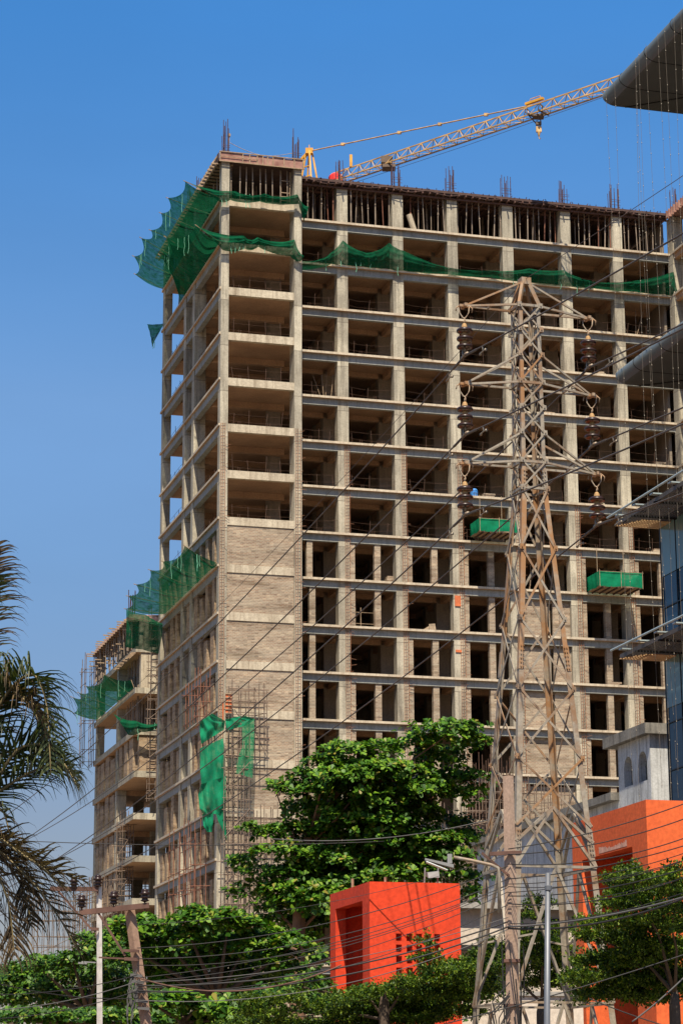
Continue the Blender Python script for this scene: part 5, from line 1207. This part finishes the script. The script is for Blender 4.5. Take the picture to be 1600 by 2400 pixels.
lst = [(1230, 580, 45, 25), (1190, 640, 80, 35), (1300, 640, 110, 35), (1450, 650, 120, 35), (1540, 600, 60, 30), (1260, 710, 120, 35), (1420, 730, 130, 40), (1540, 720, 90, 50), (1150, 780, 90, 30), (1350, 800, 150, 45), (1520, 830, 120, 50), (1050, 900, 100, 35), (1230, 900, 170, 50), (1420, 920, 170, 60), (1550, 950, 90, 60), (1020, 980, 90, 40), (1180, 1000, 170, 60), (1380, 1050, 170, 70), (1540, 1080, 110, 60), (980, 1150, 80, 30), (1130, 1120, 150, 55), (1300, 1160, 180, 70), (1500, 1200, 150, 70), (950, 1240, 110, 35), (1120, 1240, 160, 55), (1320, 1280, 180, 60), (1520, 1310, 120, 50), (1020, 1330, 110, 40), (1200, 1350, 160, 40), (1400, 1370, 120, 30), (1330, 1120, 220, 90), (1480, 1060, 160, 110), (1380, 1260, 220, 90), (1500, 1270, 150, 90)]
pads = pads_from([(x, y + 50, rx, rz) for x, y, rx, rz in lst], 1000, 1800, 2.613, 41, 2.2, .45, 1.4)
T = spray_tree('street_tree', 'fine leaved dark tree filling the lower right corner before the faded orange building', pads, tk(1580, 2400, 2320, 41, .12), lm(1580, 2330, 41, pads), .06, 480, M['leaf_s'], M['bark_dk'], 'fine leaved street trees')
lst = [(690, 810, 60, 40), (650, 880, 60, 40), (780, 970, 70, 40), (600, 1000, 90, 50), (700, 1040, 100, 50), (780, 1080, 90, 50), (590, 1090, 90, 60), (700, 1150, 120, 60), (800, 1180, 90, 50), (620, 1210, 110, 60), (760, 1260, 110, 50), (680, 1300, 120, 50), (860, 1300, 90, 50), (400, 1060, 60, 40), (360, 1130, 90, 50), (250, 1180, 100, 45), (140, 1200, 120, 45), (420, 1200, 80, 50), (300, 1270, 110, 50), (900, 1420, 60, 40)]
pads = pads_from([(x, y + 30, rx, rz) for x, y, rx, rz in lst], 1000, 1800, 2.613, 50, 1.6, .5, 1.2)
spray_tree('street_tree', 'fine leaved tree between the legs of the pylon', pads, tk(1268, 2400, 2345, 50, .13), lm(1268, 2350, 50, pads), .064, 380, M['leaf_s'], M['bark_dk'], 'fine leaved street trees')

# ------------------------------------------------------------------ palm at the left edge
PC = at(-95, 1905, 22.0)
PM = thing('palm_tree', 'tall palm with arching green and dry brown fronds at the left edge', 'palm', (PC[0], PC[1], 0))
o0 = np.array([PC[0], PC[1], 0])
s = MB(); s.tube([(0, 0, 0), (.03, 0, PC[2] * .5), (0, 0, PC[2] - .1)], [.2, .16, .13], 12); s.build('trunk', M['bark'], PM, True)
def frond(pts, mat, ln, dens=34, droop=.5, spread=1.0, jit=.12, yoff=0.0, name='frond'):
    """midrib through the given photo points (x, y, metres nearer or farther), leaflets on both sides"""
    C = np.array([at(x, y, 22.0 + dy + yoff) for x, y, dy in pts]) - o0
    tt = np.linspace(0, 1, len(C)); T_ = np.linspace(0, 1, 26); Q = np.stack([np.interp(T_, tt, C[:, i]) for i in range(3)], 1)
    for _ in range(3): Q[1:-1] = (Q[:-2] + 2 * Q[1:-1] + Q[2:]) / 4
    s = MB(); s.tube(list(Q), list(np.linspace(.022, .005, 26)), 5); fr = s.build(name, M['palm_rib'], PM, True)
    V = []; L_ = np.linalg.norm(np.diff(Q, axis=0), axis=1).sum(); n = int(L_ * dens * .62)
    for i in range(n):
        f = .1 + .9 * i / n; k = f * 25; a = int(min(k, 24)); p = Q[a] + (Q[a + 1] - Q[a]) * (k - a); t = Q[min(a + 1, 25)] - Q[max(a - 1, 0)]; t = t / np.linalg.norm(t)
        side = np.cross(t, [0, .45, 1.0]); side /= np.linalg.norm(side); up = np.cross(side, t)
        l = 1.18 * ln * (math.sin(math.pi * min(.98, f * .8 + .16)) ** .7) * npr.uniform(.8, 1.15)
        for sg in (-1, 1):
            d = t * .75 + side * sg * spread * npr.uniform(.8, 1.1) + up * npr.uniform(-.1, .35) + npr.normal(scale=jit, size=3); d /= np.linalg.norm(d)
            w = np.cross(d, up); w = w / max(np.linalg.norm(w), 1e-6) * .0115; pr = p; segs = 7; c0 = p
            row = [p + w * .5, p - w * .5]
            dr = droop * npr.uniform(.4, 1.25); cur = p; rows = [(p + w * .4, p - w * .4)]
            for j in range(1, segs + 1):
                g = j / segs; dd = d * (1 - dr * g * g * .9) + np.array([0, 0, -dr * g ** 4 * 3.2]); dd /= np.linalg.norm(dd); cur = cur + dd * l / segs; ww = w * (1.15 - g * .98) if j < segs else w * .1
                rows.append((cur + ww, cur - ww))
            for j in range(segs): V += [rows[j][0], rows[j + 1][0], rows[j + 1][1], rows[j][1]]
    fast_mesh('leaflet', np.array(V), 4, mat, fr)
frond([(-95, 1900, 0), (-100, 1600, -.1), (-80, 1400, -.3), (-55, 1340, -.5)], M['palm_g'], .55, 30, .3)
frond([(-95, 1800, 0), (-60, 1500, -.1), (-28, 1370, -.2), (-8, 1270, -.3)], M['palm_b'], .42, 40, .35, 1.3)
frond([(-95, 1900, 0), (-130, 1650, -.2), (-90, 1420, -.5), (-15, 1380, -.8)], M['palm_g'], .38, 26, .55)
frond([(-95, 1900, .1), (-60, 1690, 0), (0, 1595, -.2), (60, 1640, -.4), (95, 1690, -.5), (115, 1760, -.6)], M['palm_b'], .52, 44, .45, 1.2)
frond([(-95, 1905, 0), (-50, 1740, -.2), (20, 1615, -.3), (80, 1570, -.5), (112, 1640, -.6), (120, 1820, -.7)], M['palm_g'], .5, 44, .7, 1.1)
frond([(-95, 1910, 0), (-20, 1850, -.2), (40, 1750, -.3), (110, 1740, -.4), (160, 1800, -.5), (185, 1850, -.6)], M['palm_g'], .5, 46, .35, 1.0)
frond([(-95, 1915, 0), (-10, 1860, -.1), (60, 1815, -.2), (120, 1790, -.3), (165, 1800, -.4)], M['palm_g'], .45, 44, .45, 1.0)
frond([(-95, 1920, 0), (-30, 1880, .1), (10, 1900, 0), (25, 1960, -.1)], M['palm_g'], .42, 30, .7)
frond([(-95, 1900, 0), (-40, 1660, .1), (30, 1618, 0), (80, 1645, -.1), (100, 1720, -.2)], M['palm_b'], .6, 40, .8, 1.3)
frond([(-95, 1905, .1), (-60, 1800, .1), (0, 1768, .1), (60, 1748, .1), (120, 1765, .1), (190, 1830, 0)], M['palm_g'], .6, 40, .4, 1.2)
frond([(-95, 1930, 0), (-20, 1950, -.2), (50, 2000, -.4), (110, 2040, -.5), (150, 2080, -.6)], M['palm_b'], .55, 44, .3, .8)
frond([(-95, 1935, 0), (-40, 1960, -.1), (30, 2020, -.2), (90, 2080, -.3), (140, 2150, -.4), (185, 2230, -.5)], M['palm_b'], .5, 44, .45, .6)
frond([(-95, 1940, 0), (-40, 2000, 0), (0, 2050, -.1), (25, 2130, -.2), (35, 2240, -.2)], M['palm_b'], .55, 48, .7, .6)
frond([(-95, 1940, 0), (-50, 1990, .2), (10, 2010, .1), (60, 2090, 0), (75, 2170, 0)], M['palm_b'], .5, 44, .7, .7)
frond([(-95, 1935, .1), (-30, 1945, 0), (40, 1985, -.1), (100, 2030, -.2), (200, 2065, -.3)], M['palm_b'], .45, 50, .6, .5)
frond([(-95, 1935, .2), (-40, 1950, .2), (10, 1985, .1), (50, 2040, 0), (60, 2110, 0)], M['palm_b'], .6, 55, .9, .6)
frond([(-95, 1945, 0), (-70, 2050, 0), (-40, 2150, -.1), (-25, 2260, -.2)], M['palm_b'], .55, 40, .6, .5)

# ------------------------------------------------------------------ poles
def pole(name, label, x, ytop, Y, r0, r1, mat, xb=None, sides=10, rz=0):
    top = at(x, ytop, Y); bx = at(xb if xb else x, 2400, Y); sl = (bx[0] - top[0]) / (bx[2] - top[2]) ; bot = np.array([top[0] + sl * (0 - top[2]), Y, 0])
    T = thing(name, label, 'utility pole', tuple(bot)); s = MB(); s.tube([(0, 0, 0), tuple(top - bot)], [r0, r1], sides); s.build('shaft', M[mat], T, sides > 6)
    return T, bot, top
CP, cb, ct = pole('concrete_pole', 'thick pinkish concrete pole strung with cables before the pylon', 1190, 1819, 39, .125, .085, 'pole', 1202, 4)
s = MB(); z = at(1190, 2003, 39)[2]
s.bar((-.34 + ct[0] - cb[0], -.12, z), (.18 + ct[0] - cb[0], -.12, z + .02), .06); s.bar((-.45, -.1, z + .02), (-.02, -.1, z - .35), .04); s.build('iron_bracket', M['rustbar'], CP)
s = MB()
for i in range(26):
    a = rnd.uniform(0, 6.28); z0 = rnd.uniform(1.6, 4.4); z1 = max(.3, z0 - rnd.uniform(.8, 2.6)); r = .13 + rnd.uniform(0, .07)
    s.tube([(r * math.cos(a + t * .8), -.03 + r * math.sin(a + t * .8) - .04, z0 + (z1 - z0) * t) for t in np.linspace(0, 1, 6)], .011, 5)
for i in range(9):
    z0 = rnd.uniform(2.9, 3.7); s.tube([(-.05, -.13, z0), (-.2 - rnd.uniform(0, .2), -.18, z0 - .3), (-.25, -.15, z0 - .75), (-.08, -.14, z0 - .9)], .01, 5)
s.build('cable_tangle', M['cable'], CP)
s = MB()
for z in (1.9, 2.6, 3.3, 4.0): s.box(-.13, .13, -.13, .11, z, z + .05)
s.build('strap', M['rustbar'], CP)
LA = thing('street_lamp', 'flat pale street lamp on a bent arm fixed to the concrete pole', 'street lamp', tuple(at(1168, 2032, 38.8)))
o1 = np.array(LA.location); s = MB(); f = lambda x, y: at(x, y, 38.8) - o1
s.tube([f(1169, 2140), f(1169, 2050), f(1166, 2034), f(1150, 2027), f(1105, 2017), f(1062, 2009)], .028, 8); s.build('arm', M['galv'], LA, True)
c = f(1052, 2012); s = MB(); s.box(c[0] - .03, c[0] + .045, c[1] - .04, c[1] + .04, c[2] - .08, c[2] + .07); s.build('mount', M['lamp'], LA)
a, b = f(995, 2014), f(1062, 2030); s = MB(); s.hexa([a + np.array([0, -.1, -.02]), b + np.array([0, -.1, -.035]), b + np.array([0, .1, -.035]), a + np.array([0, .1, -.02]), a + np.array([0, -.1, .01]), b + np.array([0, -.1, .02]), b + np.array([0, .1, .02]), a + np.array([0, .1, .01])]); s.build('lamp_head', M['lamp'], LA)
s = MB(); s.hexa([a + np.array([.02, -.11, -.05]), b + np.array([-.1, -.11, -.075]), b + np.array([-.1, .11, -.075]), a + np.array([.02, .11, -.05]), a + np.array([.02, -.11, -.033]), b + np.array([-.1, -.11, -.062]), b + np.array([-.1, .11, -.062]), a + np.array([.02, .11, -.033])]); s.build('lens', M['lens'], LA)
SP, sb, st = pole('steel_pole', 'slim silver steel pole right of the concrete pole', 1283, 2046, 34, .055, .036, 'silver', 1281, 12)
s = MB(); z = st[2] - sb[2];  s.lathe([(.038, -.25), (.05, -.24), (.05, -.18), (.038, -.17)], (st[0] - sb[0], 0, z), 12); s.build('pole_cap', M['silver'], SP)
WP, wb, wt = pole('whitewashed_pole', 'white painted pole with an iron crossarm behind the palm', 233, 2079, 42, .055, .045, 'pole_wh', 234, 4)
f = lambda x, y: at(x, y, 41.9) - wb
s = MB(); s.bar(f(118, 2083), f(231, 2084), .06, .075); s.bar(f(136, 2087), f(214, 2177), .035); s.bar(f(214, 2177), f(232, 2178), .05); s.build('crossarm', M['rustbar'], WP)
s = MB(); s.bar(f(225, 2256), f(192, 2254), .02); s.bar(f(205, 2258), f(184, 2257), .045, .03); s.build('tube_light', M['lamp'], WP)
LP, lb, lt = pole('leaning_pole', 'brown leaning pole with a broad iron crossarm and cable clamps', 303, 2124, 39, .105, .085, 'pole_br', 343, 4)
f = lambda x, y: at(x, y, 38.85) - lb
s = MB(); s.bar(f(189, 2139), f(350, 2122), .07, .085); s.bar(f(228, 2135), f(294, 2240), .035); s.bar(f(290, 2228), f(326, 2229), .09, .04); s.bar(f(292, 2247), f(326, 2249), .05); s.bar(f(232, 2244), f(295, 2247), .025); s.build('crossarm', M['rustbar'], LP)
s = MB()
for x, y in ((318, 2285), (322, 2300), (326, 2322), (331, 2345), (335, 2362)): s.bar(f(x - 12, y), f(x + 16, y + 3), .05, .045)
for i in range(14):
    x = rnd.uniform(300, 330); y = rnd.uniform(2270, 2350); s.tube([f(x, y), f(x - 8, y + 20), f(x - 4 + rnd.uniform(-6, 6), y + 60)], .01, 5)
s.build('cable_clamp', M['cable_grey'], LP)
for x, y, Y, nm in ((230, 2064, 41.9, 'on top of the white painted pole'), (174, 2068, 41.9, 'on the left end of the white pole crossarm'), (192, 2112, 38.85, 'on the left end of the leaning pole crossarm'), (267, 2104, 38.85, 'in the middle of the leaning pole crossarm'), (340, 2098, 38.85, 'on the right end of the leaning pole crossarm')):
    p = at(x, y, Y); T = thing('pin_insulator', 'dark ribbed pin insulator ' + nm, 'insulator', tuple(p), 0, 'pin insulators on the left poles')
    s = MB(); s.lathe([(.02, -.11), (.045, -.1), (.075, -.09), (.05, -.07), (.05, -.05), (.09, -.035), (.05, -.015), (.05, .0), (.1, .02), (.055, .045), (.05, .06), (.06, .08), (.03, .1)], (0, 0, 0), 14); s.build('porcelain', M['insul'], T, True)
    s = MB(); s.tube([(0, 0, -.24), (0, 0, -.1)], .014, 6); s.build('pin', M['rustbar'], T)

# ------------------------------------------------------------------ low service cables
def cable(label, a, b, sag, r, mat, name='service_cable', group='service cables along the street'):
    a = np.array(a); b = np.array(b); path = [a * (1 - t) + b * t - np.array([0, 0, sag * 4 * t * (1 - t)]) for t in np.linspace(0, 1, 24)]
    return strand(name, label, path, r, mat, 'cable', group, 5)
cpx = 1190
rows = [(1990, 1880), (2003, 1915), (2025, 1960), (2060, 1985), (2072, 1998), (2078, 2012), (2092, 2020), (2100, 2036), (2118, 2052), (2126, 2062), (2165, 2090), (2176, 2098), (2172, 2107)]
for i, (y0, y1) in enumerate(rows):
    r = .015 if i >= 11 else rnd.choice((.005, .007, .009)); cable('%s cable from the concrete pole to the right edge, %s from the top' % ('grey' if i == 12 else 'thick black' if i >= 11 else 'thin black', ORD[i]), at(cpx, y0, 38.8), at(1700, y1 - 35, 38 - i * .35), .12 + .05 * (i % 3), r, M['cable'] if i != 12 else M['cable_grey'])
left = [(2003, 2175), (2030, 2230), (2060, 2255), (2072, 2270), (2075, 2300), (2080, 2310), (2090, 2325), (2120, 2335), (2150, 2310), (2160, 2318), (2172, 2330), (2178, 2352)]
for i, (y0, y1) in enumerate(left):
    r = .013 if i in (9, 10) else rnd.choice((.004, .006, .007)); cable('%s cable sagging between the concrete and leaning poles, %s from the top' % ('grey' if i in (8, 11) else 'thick black' if i in (9, 10) else 'thin black', ORD[i]), at(cpx, y0, 38.8), at(322, y1 - 8, 38.7), .22 + .05 * (i % 4), r, M['cable_grey'] if i in (8, 11) else M['cable'])
for i, (y0, y1, x1) in enumerate(((2285, 2330, -60), (2300, 2370, -60), (2322, 2390, -60), (2340, 2290, -60))):
    cable('thin cable leaving the leaning pole towards the left edge, %s from its top' % ORD[i], at(322, y0, 38.7), at(x1, y1, 36), .1, .007, M['cable_grey'] if i == 1 else M['cable'])
cable('thin level cable crossing the sky from the palm to the almond tree', at(-40, 1966, 58), at(900, 1972, 58), .12, .01, M['cable'], 'span_cable', None)
cable('grey cable crossing in front of the middle of the almond tree', at(640, 1966, 60), at(1180, 1912, 58), .25, .012, M['cable_grey'], 'span_cable', None)
cable('rust brown cable low before the almond trees', at(325, 2292, 38.7), at(800, 2262, 38.7), .3, .012, M['rustbar'], 'span_cable', None)
for i, (xa, ya, xb, yb) in enumerate(((1040, 2400, 1600, 2235), (1380, 2340, 1600, 2410), (1480, 2395, 1600, 2285))):
    cable(('thin wire rising to the right across the dark lower tree', 'dark stay wire slanting down across the lower right trees', 'pale stay wire slanting up at the lower right corner')[i], at(xa, ya, 36), at(xb + 60, yb + (yb - ya) * 60 / (xb - xa), 36), .05, .009 if i < 2 else .012, M['cable'] if i < 2 else M['cable_grey'], 'stay_wire', None)
